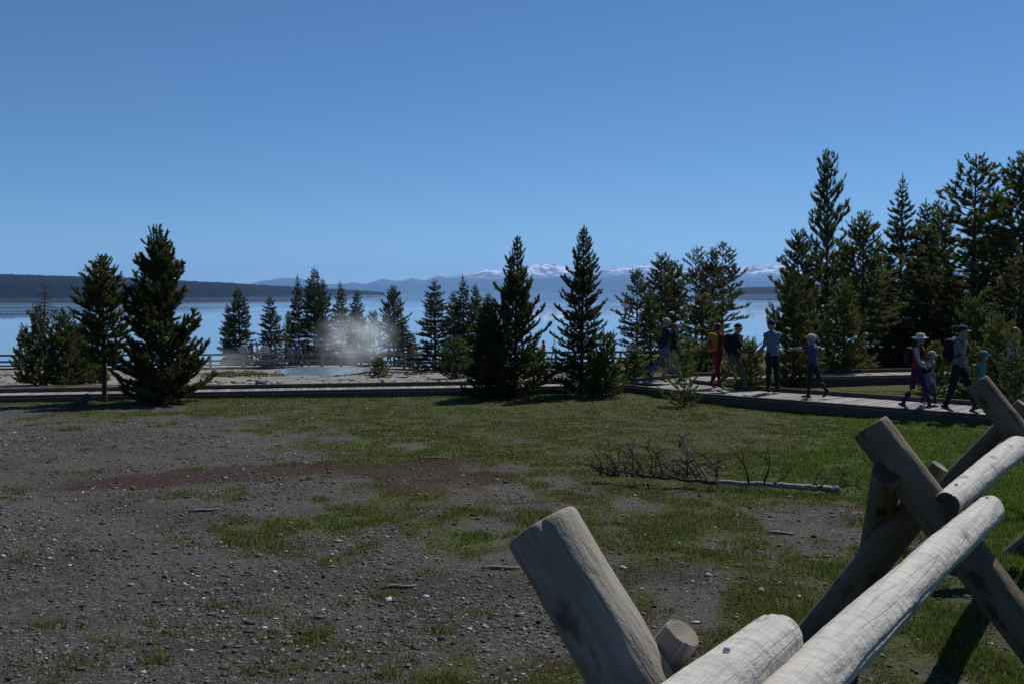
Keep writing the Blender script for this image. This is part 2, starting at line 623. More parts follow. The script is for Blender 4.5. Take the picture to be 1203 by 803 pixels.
def gz(x, y, fine=True):
    x, y = np.broadcast_arrays(np.asarray(x, float), np.asarray(y, float))
    z = gz0(x, y)
    if fine:
        z = z + (fbm2(x * 0.35, y * 0.35, 3, 3) - 0.5) * 0.16 * sst(np.hypot(x, y), 1, 8) * (1 - 0.65 * sst(y, 17, 21) * (1 - sst(y, 30, 36)))
        z = z + (fbm2(x * 2.2, y * 2.2, 5, 3) - 0.5) * 0.035
    dp = np.hypot((x - POOL.x) / 3.2, (y - POOL.y) / 3.9)
    k = 1 - sst(dp, 0.8, 1.7)
    z = z * (1 - k) + (POOL_Z - 0.25 * (1 - sst(dp, 0.5, 1.0)) + 0.06 * sst(dp, 0.95, 1.15)) * k
    return z


def gzs(x, y):
    return float(gz(np.array([x]), np.array([y]))[0])


def seg_dist(x, y, pts):
    d = np.full(np.shape(x), 1e9)
    for (ax, ay), (bx, by) in zip(pts[:-1], pts[1:]):
        ux, uy = bx - ax, by - ay
        t = np.clip(((x - ax) * ux + (y - ay) * uy) / (ux * ux + uy * uy), 0, 1)
        d = np.minimum(d, np.hypot(x - ax - t * ux, y - ay - t * uy))
    return d


def masks(x, y):
    n1 = fbm2(x * 0.45, y * 0.30, 21, 4) - 0.5
    n2 = fbm2(x * 1.3, y * 0.9, 31, 3) - 0.5
    xb = 0.3 - 0.0155 * np.clip(y, 0, 24) ** 2
    n3 = fbm2(x * 2.6, y * 1.3, 141, 3) - 0.5
    g = 0.46 + (x - xb) / 9.0 + n1 * 1.5 + n2 * 1.1 + n3 * 0.8
    g = np.maximum(g, np.clip(0.32 + 0.32 * sst(x - xb, 0.0, 1.2) + n2 * 0.75 + n3 * 0.9, 0.25, 0.74) * sst(x - xb, -0.2, 0.8))
    g = np.where(x < xb, 0.46 - 0.20 * sst(xb - x, 0.0, 0.9) + (x - xb) * 0.20 + n1 * 0.7 + n2 * 1.1 + n3 * 0.9, g)
    g = np.where(x < xb, np.maximum(g, 0.10 + n1 * 1.2 + n2 * 1.2 + n3 * 0.9), g)
    g = g + 0.30 * sst(y, 15, 21) * (1 - sst(x, 8, 12))
    db = np.minimum(seg_dist(x, y, BW_L), seg_dist(x, y, BW_R))
    front = (y < 26.5)
    g = g + np.where(front, 0.45 * (1 - sst(db, 0.3, 2.2)), 0)
    g = np.clip(g, 0.05, 0.80)
    v = np.maximum(0.04 + 0.16 * sst(x - xb, -0.5, 2) + 0.9 * n2 + 0.4 * n3, sst(x - 0.20 * y + n1 * 4 + n3 * 2, -0.8, 3.0)) * (1 - 0.3 * sst(y, 17, 22))
    v = np.maximum(v, 0.6 * (1 - sst(db, 0.2, 1.6)))
    v = np.clip(v + n2 * 0.8, 0, 1)
    r = (1.5 * np.exp(-(((x + 3.4) / 1.9) ** 2 + ((y - 11.6) / 1.0) ** 2)) + 1.1 * np.exp(-(((x + 0.7) / 1.1) ** 2 + ((y - 11.8) / 2.0) ** 2))
         + 0.9 * np.exp(-(((x - 2.9) / 1.3) ** 2 + ((y - 15.5) / 1.2) ** 2)) + 0.8 * np.exp(-(((x + 6.5) / 1.8) ** 2 + ((y - 10.8) / 0.6) ** 2)))
    r = np.clip(r * (0.6 + 1.2 * (n2 + 0.5)) * 0.50, 0, 0.66)
    si = sst(y, 27.2, 30.0) * (1 - sst(x, -0.5 + 0.02 * y, 4.0 + 0.02 * y)) * (0.85 + n1)
    si = np.clip(si * np.where(x < 3, 1, 0.6), 0, 0.95)
    g = np.where((y > 26.5) & (x > 0), np.clip(0.75 + n1 * 1.5, 0.1, 0.95), g)
    v = np.where((y > 26.5) & (x > 0), np.clip(0.35 + n1, 0, 0.7), v)
    return g, v, r, si


def build_ground():
    ys = [-40, -25, -14, -8, -4, -2]
    y = -1.0
    while y < 34:
        ys.append(y)
        y += 0.045 + 0.010 * max(y, 0)
    while y < 100:
        ys.append(y)
        y += 0.7
    ys += [105, 130, 200]
    ys = np.array(ys)
    c = np.linspace(-1, 1, 441)
    cc = np.concatenate([[-40, -12, -5, -2.4, -1.6, -1.25, -1.08], c, [1.08, 1.25, 1.6, 2.4, 5, 12, 40]])
    w = 0.62 * np.clip(ys, 0, None) + 2.2
    X = w[:, None] * cc[None, :]
    Y = np.repeat(ys[:, None], len(cc), 1)
    Z = gz(X, Y)
    g, v, r, si = masks(X, Y)
    nr, nc = X.shape
    V = np.stack([X, Y, Z], -1).reshape(-1, 3)
    idx = np.arange(nr * nc).reshape(nr, nc)
    Fq = np.stack([idx[:-1, :-1], idx[:-1, 1:], idx[1:, 1:], idx[1:, :-1]], -1).reshape(-1, 4)
    me = mesh_np('ground', V, Fq, 4, M['ground'], smooth=True)
    for nm, arr in (('grass', g), ('green', v), ('red', r), ('sinter', si)):
        a = me.attributes.new(nm, 'FLOAT', 'POINT')
        a.data.foreach_set('value', arr.astype(np.float32).ravel())
    o = link(bpy.data.objects.new('ground', me))
    tag(o, kind='structure')


build_ground()

# lake, pool
mb = MB()
mb.add([(-14000, 76, LAKE_Z), (14000, 76, LAKE_Z), (14000, 24500, LAKE_Z), (-14000, 24500, LAKE_Z)], [(0, 1, 2, 3)])
tag(mb.obj('lake_water', M['water']), kind='structure')
mb = MB()
ring = []
for k in range(48):
    a = 2 * math.pi * k / 48
    rr = 1 + 0.09 * math.sin(3 * a + 1) + 0.05 * math.sin(7 * a)
    ring.append((POOL.x + 2.55 * rr * math.cos(a), POOL.y + 3.5 * rr * math.sin(a), POOL_Z + 0.0))
mb.add(ring, [tuple(range(48))])
tag(mb.obj('hot_spring_water', M['pool']), kind='structure')


# far land
def far_land(name, mat, prof, Dshore, Dcrest, Dback, nx, ny, rough, seed, fine, hz=344.0):
    """prof: list of (photo x, photo y of skyline); the land rises from the shore to the crest and falls behind it"""
    px = np.linspace(prof[0][0], prof[-1][0], nx)
    top = np.interp(px, [p[0] for p in prof], [p[1] for p in prof])
    t = np.linspace(0, 1, ny)
    D = np.where(t[:, None] < 0.6, Dshore(px)[None, :] + (Dcrest(px) - Dshore(px))[None, :] * (t[:, None] / 0.6),
                 Dcrest(px)[None, :] + (Dback(px) - Dcrest(px))[None, :] * ((t[:, None] - 0.6) / 0.4))
    X = (px[None, :] - CX) / F_PX * D
    hz_line = 343.0 + (CX - px) * 0.0035
    H = (hz_line - top) / F_PX * Dcrest(px) + EYE - LAKE_Z
    shape = np.where(t < 0.6, (t / 0.6) ** 0.85, 1 - 0.8 * ((t - 0.6) / 0.4) ** 1.2)
    base = H[None, :] * shape[:, None]
    sc = rough[0]
    n = fbm2(X / sc, D / sc, seed, 6) - 0.5
    rid = 1 - 2 * np.abs(fbm2(X / sc * 1.7, D / sc * 1.7, seed + 40, 5) - 0.5)
    Z = base * (1 + (rid - 0.8) * rough[1] * np.clip(1 - np.abs(t[:, None] - 0.6) * 0.8, 0, 1)) + n * rough[2] * np.clip(shape[:, None] * 2, 0, 1)
    if fine:
        Z = Z + RNG.random(Z.shape) * fine * np.clip(shape[:, None] * 6, 0, 1)
    Z = LAKE_Z - 0.5 + np.clip(Z, 0, None)
    V = np.stack([X, D, Z], -1).reshape(-1, 3)
    idx = np.arange(ny * nx).reshape(ny, nx)
    Fq = np.stack([idx[:-1, :-1], idx[:-1, 1:], idx[1:, 1:], idx[1:, :-1]], -1).reshape(-1, 4)
    o = link(bpy.data.objects.new(name, mesh_np(name, V, Fq, 4, mat)))
    tag(o, kind='structure')


far_land('hill', M['hill'], [(-260, 320), (-60, 323), (0, 324), (60, 325.5), (130, 327.5), (200, 330.5), (260, 333.5), (320, 337), (400, 341), (452, 344.3)],
         lambda p: np.interp(p, [-260, 0, 260, 452], [1250, 1450, 1750, 3600]), lambda p: np.interp(p, [-260, 0, 260, 452], [2500, 2700, 3000, 3900]),
         lambda p: np.interp(p, [-260, 0, 260, 452], [3600, 3900, 4200, 4500]), 900, 60, (500, 0.10, 8), 5, 5.0)
far_land('far_shore', M['hill'], [(845, 344), (862, 339.6), (880, 338.2), (915, 337.4), (980, 336.5), (1100, 335), (1300, 334)],
         lambda p: np.interp(p, [845, 1300], [2950, 2600]), lambda p: np.interp(p, [845, 1300], [3100, 2900]),
         lambda p: np.interp(p, [845, 1300], [3400, 3900]), 420, 24, (300, 0.08, 3), 15, 5.0)
far_land('mountains', M['mount'],
         [(60, 343), (140, 334), (160, 331), (178, 334), (230, 338), (290, 335), (315, 329), (335, 325), (352, 326), (368, 330), (385, 334), (402, 334), (415, 331.5), (430, 333.5),
          (450, 328), (466, 331), (484, 328), (500, 331), (516, 323.5), (532, 324.5), (552, 320), (570, 316), (592, 317.5), (612, 314), (628, 311.5), (650, 312.5), (672, 316), (692, 322), (712, 318),
          (728, 315.5), (752, 314), (775, 316), (800, 317), (826, 315), (842, 312.5), (866, 315), (888, 313.5), (906, 313), (930, 316), (980, 321), (1050, 327), (1130, 334), (1200, 343)],
         lambda p: 12500 + 0 * p, lambda p: 17500 + 0 * p, lambda p: 22000 + 0 * p, 1400, 90, (2600, 0.55, 60), 9, 0)

# ------------------------------------------------------------------ stones and grass
ICO_V, ICO_F = None, None
bm = bmesh.new()
bmesh.ops.create_icosphere(bm, subdivisions=1, radius=1)
ICO_V = np.array([v.co[:] for v in bm.verts])
ICO_F = np.array([[v.index for v in f.verts] for f in bm.faces])
bm.free()


def build_stones(n):
    y = np.exp(RNG.uniform(math.log(2.2), math.log(25), n * 3))
    x = RNG.uniform(-0.62, 0.62, n * 3) * (y + 0.8)
    g, v, r, si = masks(x, y)
    clump = fbm2(x * 1.1, y * 0.8, 77, 3)
    keep = RNG.random(n * 3) < (1.05 - 1.05 * g) * (0.35 + 0.65 * sst(clump, 0.30, 0.62))
    x, y = x[keep][:n], y[keep][:n]
    m = len(x)
    s = np.exp(RNG.normal(math.log(0.0050), 0.50, m)) * (1 + 0.045 * y)
    s = np.clip(s, 0.0025, 0.032)
    z = gz(x, y)
    V = np.repeat(ICO_V[None], m, 0) * RNG.uniform(0.45, 1.35, (m, len(ICO_V), 1))
    V *= np.stack([s * RNG.uniform(0.8, 1.6, m), s * RNG.uniform(0.7, 1.3, m), s * RNG.uniform(0.4, 0.8, m)], -1)[:, None, :]
    a = RNG.uniform(0, 6.283, m)
    ca, sa = np.cos(a)[:, None], np.sin(a)[:, None]
    X = V[:, :, 0] * ca - V[:, :, 1] * sa + x[:, None]
    Y = V[:, :, 0] * sa + V[:, :, 1] * ca + y[:, None]
    Z = V[:, :, 2] + (z + s * 0.12)[:, None]
    t = RNG.random(m)
    t = np.where(t > 0.93, RNG.uniform(0.85, 1.0, m), t * 0.9)
    Fi = (ICO_F[None] + (np.arange(m) * len(ICO_V))[:, None, None]).reshape(-1, 3)
    me = mesh_np('gravel', np.stack([X, Y, Z], -1).reshape(-1, 3), Fi, 3, M['stone'], tone=np.repeat(t, len(ICO_V)))
    tag(link(bpy.data.objects.new('gravel', me)), 'loose dark and pale pebbles strewn over the bare ground', 'gravel', kind='stuff')


build_stones(62000)


def rubble(n):
    y = RNG.uniform(29, 66, n)
    x = RNG.uniform(-0.62, 0.02, n) * y
    keep = (masks(x, y)[3] > 0.45) & (fbm2(x * 0.5, y * 0.35, 61, 3) > 0.5) & (np.hypot((x - POOL.x) / 3.2, (y - POOL.y) / 3.9) > 1.1)
    x, y = x[keep], y[keep]
    m = len(x)
    s = np.clip(np.exp(RNG.normal(math.log(0.045), 0.5, m)), 0.02, 0.22)
    V = np.repeat(ICO_V[None], m, 0) * RNG.uniform(0.5, 1.3, (m, len(ICO_V), 1))
    V *= np.stack([s * 1.5, s * 1.1, s * 0.6], -1)[:, None, :]
    V += np.stack([x, y, gz(x, y) + s * 0.15], -1)[:, None, :]
    Fi = (ICO_F[None] + (np.arange(m) * len(ICO_V))[:, None, None]).reshape(-1, 3)
    me = mesh_np('sinter_rubble', V.reshape(-1, 3), Fi, 3, M['stone'], tone=np.repeat(RNG.uniform(0.2, 1.0, m), len(ICO_V)))
    tag(link(bpy.data.objects.new('sinter_rubble', me)), 'broken pale and dark crust lying around the hot spring', 'rubble', kind='stuff')


rubble(1500)


def build_grass(n):
    y = np.exp(RNG.uniform(math.log(2.0), math.log(27.5), n))
    x = RNG.uniform(-0.62, 0.62, n) * (y + 0.8)
    g, v, r, si = masks(x, y)
    br = fbm2(x * 3.5, y * 3.0, 91, 3)
    keep = RNG.random(n) < sst(g + (br - 0.5) * 1.3, 0.36, 0.95) * (1 - r * 0.6) * (0.55 + 0.45 * v)
    x, y, v, r = x[keep], y[keep], v[keep], r[keep]
    h = RNG.uniform(0.008, 0.024, len(x)) * (1 + 1.5 * v) * (0.7 + 0.6 * br[keep])
    # weeds standing alone on the gravel
    tx, ty, th, tv = [], [], [], []
    spots = [(310, 720), (182, 777), (345, 788), (425, 775), (330, 748), (262, 741), (395, 712), (232, 640), (90, 648), (60, 735), (20, 660), (378, 642), (448, 702), (500, 673),
             (350, 652), (205, 745), (120, 752), (540, 645), (470, 760), (300, 790), (405, 760), (150, 690), (255, 712), (560, 720), (520, 742), (455, 795), (30, 790), (80, 780)]
    pts = []
    for px, py in spots:
        D = 8.0
        for _ in range(12):
            q = P(px, py, D)
            D *= 1 - (q.z - gzs(q.x, q.y)) / (q.z - EYE) if abs(q.z - EYE) > 1e-3 else 1
        pts.append((q.x, q.y, 1.0 if py > 700 else 0.7))
    for _ in range(150):
        yy = math.exp(random.uniform(math.log(3), math.log(20)))
        pts.append((random.uniform(-0.55, 0.25) * yy, yy, random.uniform(0.3, 0.8)))
    for (cx, cy, k) in pts:
        m = int(random.uniform(25, 75) * k * (1.6 if k == 1 else 1))
        sg = random.uniform(0.025, 0.065) * (0.6 + 0.6 * k)
        tx += list(RNG.normal(cx, sg * 1.4, m))
        ty += list(RNG.normal(cy, sg, m))
        th += list(RNG.uniform(0.015, 0.05, m) * (0.5 + 0.6 * k))
        tv += [random.uniform(0.45, 1.0)] * m
    nf = len(tx)
    for _ in range(90):
        D = random.uniform(44, 54)
        px = random.choice((random.uniform(250, 335), random.uniform(250, 335), random.uniform(0, 500)))
        q = P(px, 440, D)
        k = random.randint(10, 26)
        tx += list(RNG.normal(q.x, 0.25, k))
        ty += list(RNG.normal(q.y, 0.2, k))
        th += list(RNG.uniform(0.06, 0.20, k))
        tv += [random.uniform(0.1, 0.5)] * k
    x = np.concatenate([x, tx])
    y = np.concatenate([y, ty])
    h = np.concatenate([h, th])
    v = np.concatenate([v, tv])
    r = np.concatenate([r, np.zeros(len(tx))])
    m = len(x)
    z = gz(x, y)
    wd = (0.0012 + 0.00062 * y) * RNG.uniform(0.6, 1.3, m)
    a = RNG.uniform(0, 6.283, m)
    lean = RNG.uniform(0.1, 0.9, m) * h
    la = RNG.uniform(0, 6.283, m)
    dx, dy = np.cos(a) * wd, np.sin(a) * wd
    lx, ly = np.cos(la) * lean, np.sin(la) * lean
    v0 = np.stack([x - dx, y - dy, z - 0.004], -1)
    v1 = np.stack([x + dx, y + dy, z - 0.004], -1)
    v2 = np.stack([x + lx, y + ly, z + h], -1)
    tone = np.clip(0.18 + 0.62 * v + RNG.normal(0, 0.16, m) - 0.5 * r, 0, 1)
    V = np.stack([v0, v1, v2], 1).reshape(-1, 3)
    Fi = np.arange(m * 3).reshape(-1, 3)
    me = mesh_np('grass', V, Fi, 3, M['blade'], tone=np.repeat(tone, 3))
    tag(link(bpy.data.objects.new('grass', me)), 'short sparse meadow grass and weeds growing in the gravel', 'grass', kind='stuff')


build_grass(1000000)


# ------------------------------------------------------------------ logs and the buck fence
def log_mesh(name, L, r0, r1, seed, mats, nz=90, na=56, rough=1.0, crack=True, round_end=0.0, bend=0.0):
    z = np.concatenate([[0, 0.004], np.linspace(0.012, L - 0.012, nz), [L - 0.004, L]])
    th = np.linspace(0, 2 * math.pi, na, endpoint=False)
    Zg, T = np.meshgrid(z, th, indexing='ij')
    c, s = np.cos(T), np.sin(T)
    r = r0 + (r1 - r0) * Zg / L
    dz = fbm3(c * 1.3 + seed * 3.1, s * 1.3, Zg * 2.2, seed, 4) - 0.5
    fl = fbm3(c * 2.6 + seed * 5.7, s * 2.6, Zg * 7.0, seed + 9, 3) - 0.5
    r = r * (1 + rough * (0.13 * dz + 0.05 * fl))
    if crack:
        for k in range(2):
            tc = 2.3 * k + seed * 1.7 + 0.25 * np.sin(Zg * 2.1 + seed + k) + (vn2(Zg * 9, 0 * Zg + k, seed + k) - 0.5) * 0.12
            d = np.abs((T - tc + math.pi) % (2 * math.pi) - math.pi)
            on = sst(vn2(Zg * 1.6, 0 * Zg + 5 * k, seed + 3), 0.30, 0.45)
            r = r - 0.006 * on * np.clip(1 - d / 0.075, 0, 1)
    ends = np.ones_like(z)
    ends[0], ends[1] = 0.93, 0.975
    ends[-1], ends[-2] = 0.93, 0.975
    if round_end:
        k = np.clip((z - (L - round_end)) / round_end, 0, 1)
        ends = ends * np.sqrt(np.clip(1 - 0.62 * k * k, 0, 1))
    r = r * ends[:, None]
    bx = bend * np.sin(Zg / L * math.pi)
    V = np.stack([r * c + bx, r * s, Zg], -1).reshape(-1, 3)
    n = len(z)
    fs = []
    idx = np.arange(n * na).reshape(n, na)
    q = np.stack([idx[:-1], np.roll(idx[:-1], -1, 1), np.roll(idx[1:], -1, 1), idx[1:]], -1).reshape(-1, 4)
    me = bpy.data.meshes.new(name)
    c0, c1 = len(V), len(V) + 1
    V = np.vstack([V, [[0, 0, 0.004], [0, 0, L - 0.004]]])
    fs = [tuple(f) for f in q.tolist()]
    nq = len(fs)
    for k in range(na):
        fs.append((c0, int(idx[0, (k + 1) % na]), int(idx[0, k])))
        fs.append((c1, int(idx[-1, k]), int(idx[-1, (k + 1) % na])))
    me.from_pydata(V.tolist(), [], fs)
    for mt in mats:
        me.materials.append(mt)
    mi = np.zeros(len(fs), np.int32)
    mi[nq:] = 1
    me.polygons.foreach_set('material_index', mi)
    sm = np.ones(len(fs), bool)
    sm[nq:] = False
    me.polygons.foreach_set('use_smooth', sm)
    me.update()
    return me


def place_log(name, p0, p1, r0, r1, seed, mats, parent, **kw):
    p0, p1 = Vector(p0), Vector(p1)
    d = p1 - p0
    me = log_mesh(name, d.length, r0, r1, seed, mats, **kw)
    o = bpy.data.objects.new(name, me)
    link(o, parent)
    q = d.to_track_quat('Z', 'Y')
    o.matrix_basis = Matrix.Translation(p0 - parent.location) @ q.to_matrix().to_4x4()
    return o


FD = Vector((0.546, 0.838, -0.045)).normalized()      # along the fence
FP = Vector((0.838, -0.546, 0.0))                      # across it, to the right
fence = empty('buck_fence', (1.0, 3.4, -0.15), 'weathered grey log fence of crossed posts and long rails running beside the meadow', 'fence')


def to_ground(p, d, sink=0.05):
    p, d = Vector(p), Vector(d)
    t = 0.0
    while t < 4 and (p + d * t).z > gzs(*(p + d * t).xy) - sink:
        t += 0.02
    return p + d * t


PM, LM, RM = [M['post'], M['end']], [M['leg'], M['end']], [M['rail'], M['end']]
# first cross of posts
top1 = P(634, 617, 2.12)
d1 = (FP * 0.74 - Vector((0, 0, 1))).normalized()
place_log('post', to_ground(top1, d1), top1, 0.088, 0.083, 4, PM, fence, nz=150, na=96, rough=1.7)
pk = P(803, 742, 2.03)
d2 = (-FP * 0.70 - Vector((0, 0, 1))).normalized()
place_log('post', to_ground(pk, d2), pk, 0.060, 0.0385, 12, PM, fence, nz=60)
# second cross
top2 = P(1022, 500, 4.42)
d1b = (FP * 0.78 - Vector((0, 0, 1))).normalized()
place_log('post', to_ground(top2, d1b), top2, 0.088, 0.083, 7, LM, fence, nz=110, na=64, rough=1.5)
pk2 = P(1105, 547, 4.48)
d2b = (-FP * 0.67 - Vector((0, 0, 1))).normalized()
place_log('post', to_ground(pk2, d2b), pk2, 0.066, 0.040, 13, LM, fence, nz=60)
pk2c = P(1093, 585, 4.72)
place_log('brace', to_ground(pk2c, d2b), pk2c, 0.062, 0.055, 23, LM, fence, nz=50)
br0 = P(1043, 553, 4.30)
brd = (Vector((2.1, 5.9, -0.30)) - br0).normalized()
place_log('brace', to_ground(br0, brd), br0, 0.068, 0.064, 31, [M['leg'], M['endshade']], fence, nz=50)
# third cross
top3 = P(1147, 448, 6.85)
place_log('post', to_ground(top3, d1b), top3, 0.088, 0.083, 17, LM, fence, nz=60)
pk3 = P(1203, 474, 6.9)
place_log('post', to_ground(pk3, (-FP * 0.80 - Vector((0, 0, 1))).normalized()), pk3, 0.066, 0.05, 18, LM, fence, nz=40)
bb = P(1183, 655, 7.3)
bb.z = gzs(bb.x, bb.y) - 0.05
place_log('brace', bb, bb + Vector((0.62, -0.25, 0.75)) * 1.6, 0.07, 0.065, 19, LM, fence, nz=40)
# fourth cross, leaving the picture
top4 = top3 + FD * 3.0
place_log('post', to_ground(top4, d1b), top4, 0.088, 0.083, 20, LM, fence, nz=40)
pk4 = pk3 + FD * 3.0
place_log('post', to_ground(pk4, d2b), pk4, 0.066, 0.05, 21, LM, fence, nz=40)
# rails
eA = P(1164, 597, 4.38)
nA = P(996, 761, 2.40)
sA = nA + (nA - eA).normalized() * 1.15
rA = place_log('rail', sA, eA, 0.064, 0.0615, 2, [M['rail'], M['rail']], fence, nz=260, na=80, round_end=0.035, rough=1.35, bend=0.012)
sB = P(1112, 593, 4.20)
mB = P(1203, 521, 6.90)
eB = sB + (mB - sB).normalized() * 3.5
rB = place_log('rail', sB, eB, 0.0560, 0.088, 5, [M['rail'], M['endshade']], fence, nz=160, na=64, rough=1.3, bend=0.015)
eC = P(918, 748, 2.30)
rC = place_log('rail', eC - FD * 2.9, eC, 0.066, 0.064, 8, [M['rail'], M['rail']], fence, nz=220, na=80, round_end=0.045, rough=1.3)
sD = eB - FD * 0.3 + FP * 0.16
place_log('rail', sD, sD + FD * 3.4, 0.06, 0.06, 14, [M['rail'], M['endshade']], fence, nz=60)
# bolt heads
for (rail, a_, b_, dist, rr_) in ((rC, eC, eC - FD, 0.37, 0.064), (rA, eA, sA, 0.14, 0.061), (rB, sB, eB, 0.22, 0.058)):
    ax = (b_ - a_).normalized()
    c = a_ + ax * dist
    up_ = (Vector((0, 0, EYE)) - c).normalized() * 0.35 + Vector((0, 0, 1))
    up_ = (up_ - ax * up_.dot(ax)).normalized()
    c = c + up_ * rr_
    mb = MB()
    nrm = up_
    mb.tube([c - nrm * 0.03, c + nrm * 0.004, c + nrm * 0.010], [0.008, 0.008, 0.005], 6)
    o = mb.obj('bolt', M['bolt'], rail)
    o.matrix_basis = (Matrix.Translation(fence.location) @ rail.matrix_basis).inverted()


# ------------------------------------------------------------------ boardwalks
def offset(pts, w):
    out = []
    n = len(pts)
    for i in range(n):
        d0 = Vector(pts[i]) - Vector(pts[i - 1]) if i else Vector(pts[1]) - Vector(pts[0])
        d1 = Vector(pts[i + 1]) - Vector(pts[i]) if i < n - 1 else d0
        n0 = Vector((-d0.y, d0.x)).normalized()
        n1 = Vector((-d1.y, d1.x)).normalized()
        b = (n0 + n1).normalized()
        out.append(tuple(Vector(pts[i]) + b * (w / max(0.35, b.dot(n0)))))
    return out


def run_deck(root, fronts, w, z, curb=True, face=0.26, sleepers=True, pw=0.145, zs=None, ch=0.05):
    deck = MB()
    rg = random.Random(5)
    for pts in fronts:
        zz = zs if zs is not None else [z] * len(pts)
        back = offset(pts, w)
        for i in range(len(pts) - 1):
            F0, F1, B0, B1 = [Vector(p) for p in (pts[i], pts[i + 1], back[i], back[i + 1])]
            L = ((F1 - F0).length + (B1 - B0).length) / 2
            n = max(1, int(L / pw))
            for k in range(n):
                t0, t1 = k / n, (k + 1) / n - 0.010 / L
                q = [F0.lerp(F1, t0), F0.lerp(F1, t1), B0.lerp(B1, t1), B0.lerp(B1, t0)]
                za = zz[i] + (zz[i + 1] - zz[i]) * t0 + rg.uniform(-0.004, 0.004)
                deck.hexa([(p.x, p.y, za - 0.045) for p in q] + [(p.x, p.y, za) for p in q], 0, rg.random())
    rp = root.location
    o = deck.obj('deck', M['plank'], root, tone=True)
    o.location = -rp
    for pts in fronts:
        zz = zs if zs is not None else [z] * len(pts)
        for side, off in (('f', 0.05), ('b', w - 0.05)):
            line = offset(pts, off)
            ch_ = ch if side == 'f' else 0.10
            if curb:
                mb = MB()
                for i in range(len(pts) - 1):
                    a, b = Vector((*line[i], zz[i] + ch_ / 2 + 0.004)), Vector((*line[i + 1], zz[i + 1] + ch_ / 2 + 0.004))
                    mb.beam(a, b, 0.09, ch_)
                mb.obj('curb', M['beam'], root).location = -rp
            mb = MB()
            line = offset(pts, -0.025 if side == 'f' else w + 0.025)
            for i in range(len(pts) - 1):
                mb.beam(Vector((*line[i], zz[i] - face / 2 + 0.002)), Vector((*line[i + 1], zz[i + 1] - face / 2 + 0.002)), 0.045, face)
            mb.obj('side_board', M['beam'], root).location = -rp
        if sleepers:
            for i in range(len(pts) - 1):
                A, B = Vector(pts[i]), Vector(pts[i + 1])
                n = int((B - A).length / 2.6)
                nrm = Vector((-(B - A).y, (B - A).x)).normalized()
                for k in range(n):
                    c = A.lerp(B, (k + 0.5) / n)
                    zb = zz[i] + (zz[i + 1] - zz[i]) * (k + 0.5) / n
                    a, b = c - nrm * 0.16, c + nrm * (w + 0.16)
                    mb = MB()
                    zt = zb - face
                    zg = min(gzs(a.x, a.y), gzs(b.x, b.y)) - 0.1
                    mb.beam((a.x, a.y, (zt + zg) / 2), (b.x, b.y, (zt + zg) / 2), 0.2, max(0.08, zt - zg))
                    mb.obj('sleeper', M['beam'], root).location = -rp


bw = empty('boardwalk', (3.2, 26.1, DECK - 0.3), 'long low plank boardwalk with dark kerb beams bending in front of the trees', 'boardwalk')
run_deck(bw, [BW_L], 1.45, DECK, face=0.16, zs=[-0.69, -0.75, -0.80, DECK], ch=0.06)
run_deck(bw, [BW_R], 2.1, DECK, face=0.19)
bw2 = empty('boardwalk', (11.4, 29.2, DECK - 0.3), 'side boardwalk branching off right behind the walkers and grass', 'boardwalk')
run_deck(bw2, [BW_B], 1.7, DECK - 0.012)


def railing(root, pts, zs, h=0.95, gap=2.3):
    rp = root.location
    posts = []
    for i in range(len(pts) - 1):
        A, B = Vector((*pts[i], zs[i])), Vector((*pts[i + 1], zs[i + 1]))
        n = max(1, round((B - A).length / gap))
        for k in range(n):
            posts.append(A.lerp(B, k / n))
    posts.append(Vector((*pts[-1], zs[-1])))
    for p in posts:
        mb = MB()
        mb.beam((p.x, p.y, p.z - 0.35), (p.x, p.y, p.z + h), 0.14, 0.14, up=(0, 1, 0))
        mb.obj('post', M['railing'], root).location = -rp
    for hh in (h - 0.02, h * 0.52):
        mb = MB()
        for i in range(len(pts) - 1):
            mb.beam((pts[i][0], pts[i][1] - 0.09, zs[i] + hh), (pts[i + 1][0], pts[i + 1][1] - 0.09, zs[i + 1] + hh), 0.05, 0.14)
        mb.obj('rail', M['railing'], root).location = -rp


FAR1 = [(-48, 68.5), (-19.0, 70.0), (-13.4, 70.0), (-6.9, 63.5), (-2.6, 56.0), (0.5, 49.0)]
FZ1 = [-3.55, -3.6, -3.6, -3.25, -2.85, -2.35]
fb = empty('boardwalk', (-13.4, 70.0, -3.9), 'far railed boardwalk beyond the steaming hot spring', 'boardwalk')
run_deck(fb, [FAR1], 2.2, -3.6, zs=FZ1, pw=0.3, face=0.3, sleepers=False)
railing(fb, FAR1[:5], FZ1[:5])
FAR2 = [(-4.0, 67.5), (3.0, 68.5), (12.0, 69.0)]
FZ2 = [-3.42, -3.42, -3.40]
fb2 = empty('boardwalk', (3.0, 68.5, -3.7), 'short railed walkway at the lake edge seen between two spire pines', 'boardwalk')
run_deck(fb2, [FAR2], 2.2, -3.42, zs=FZ2, pw=0.3, face=0.3, sleepers=False)
railing(fb2, FAR2, FZ2)


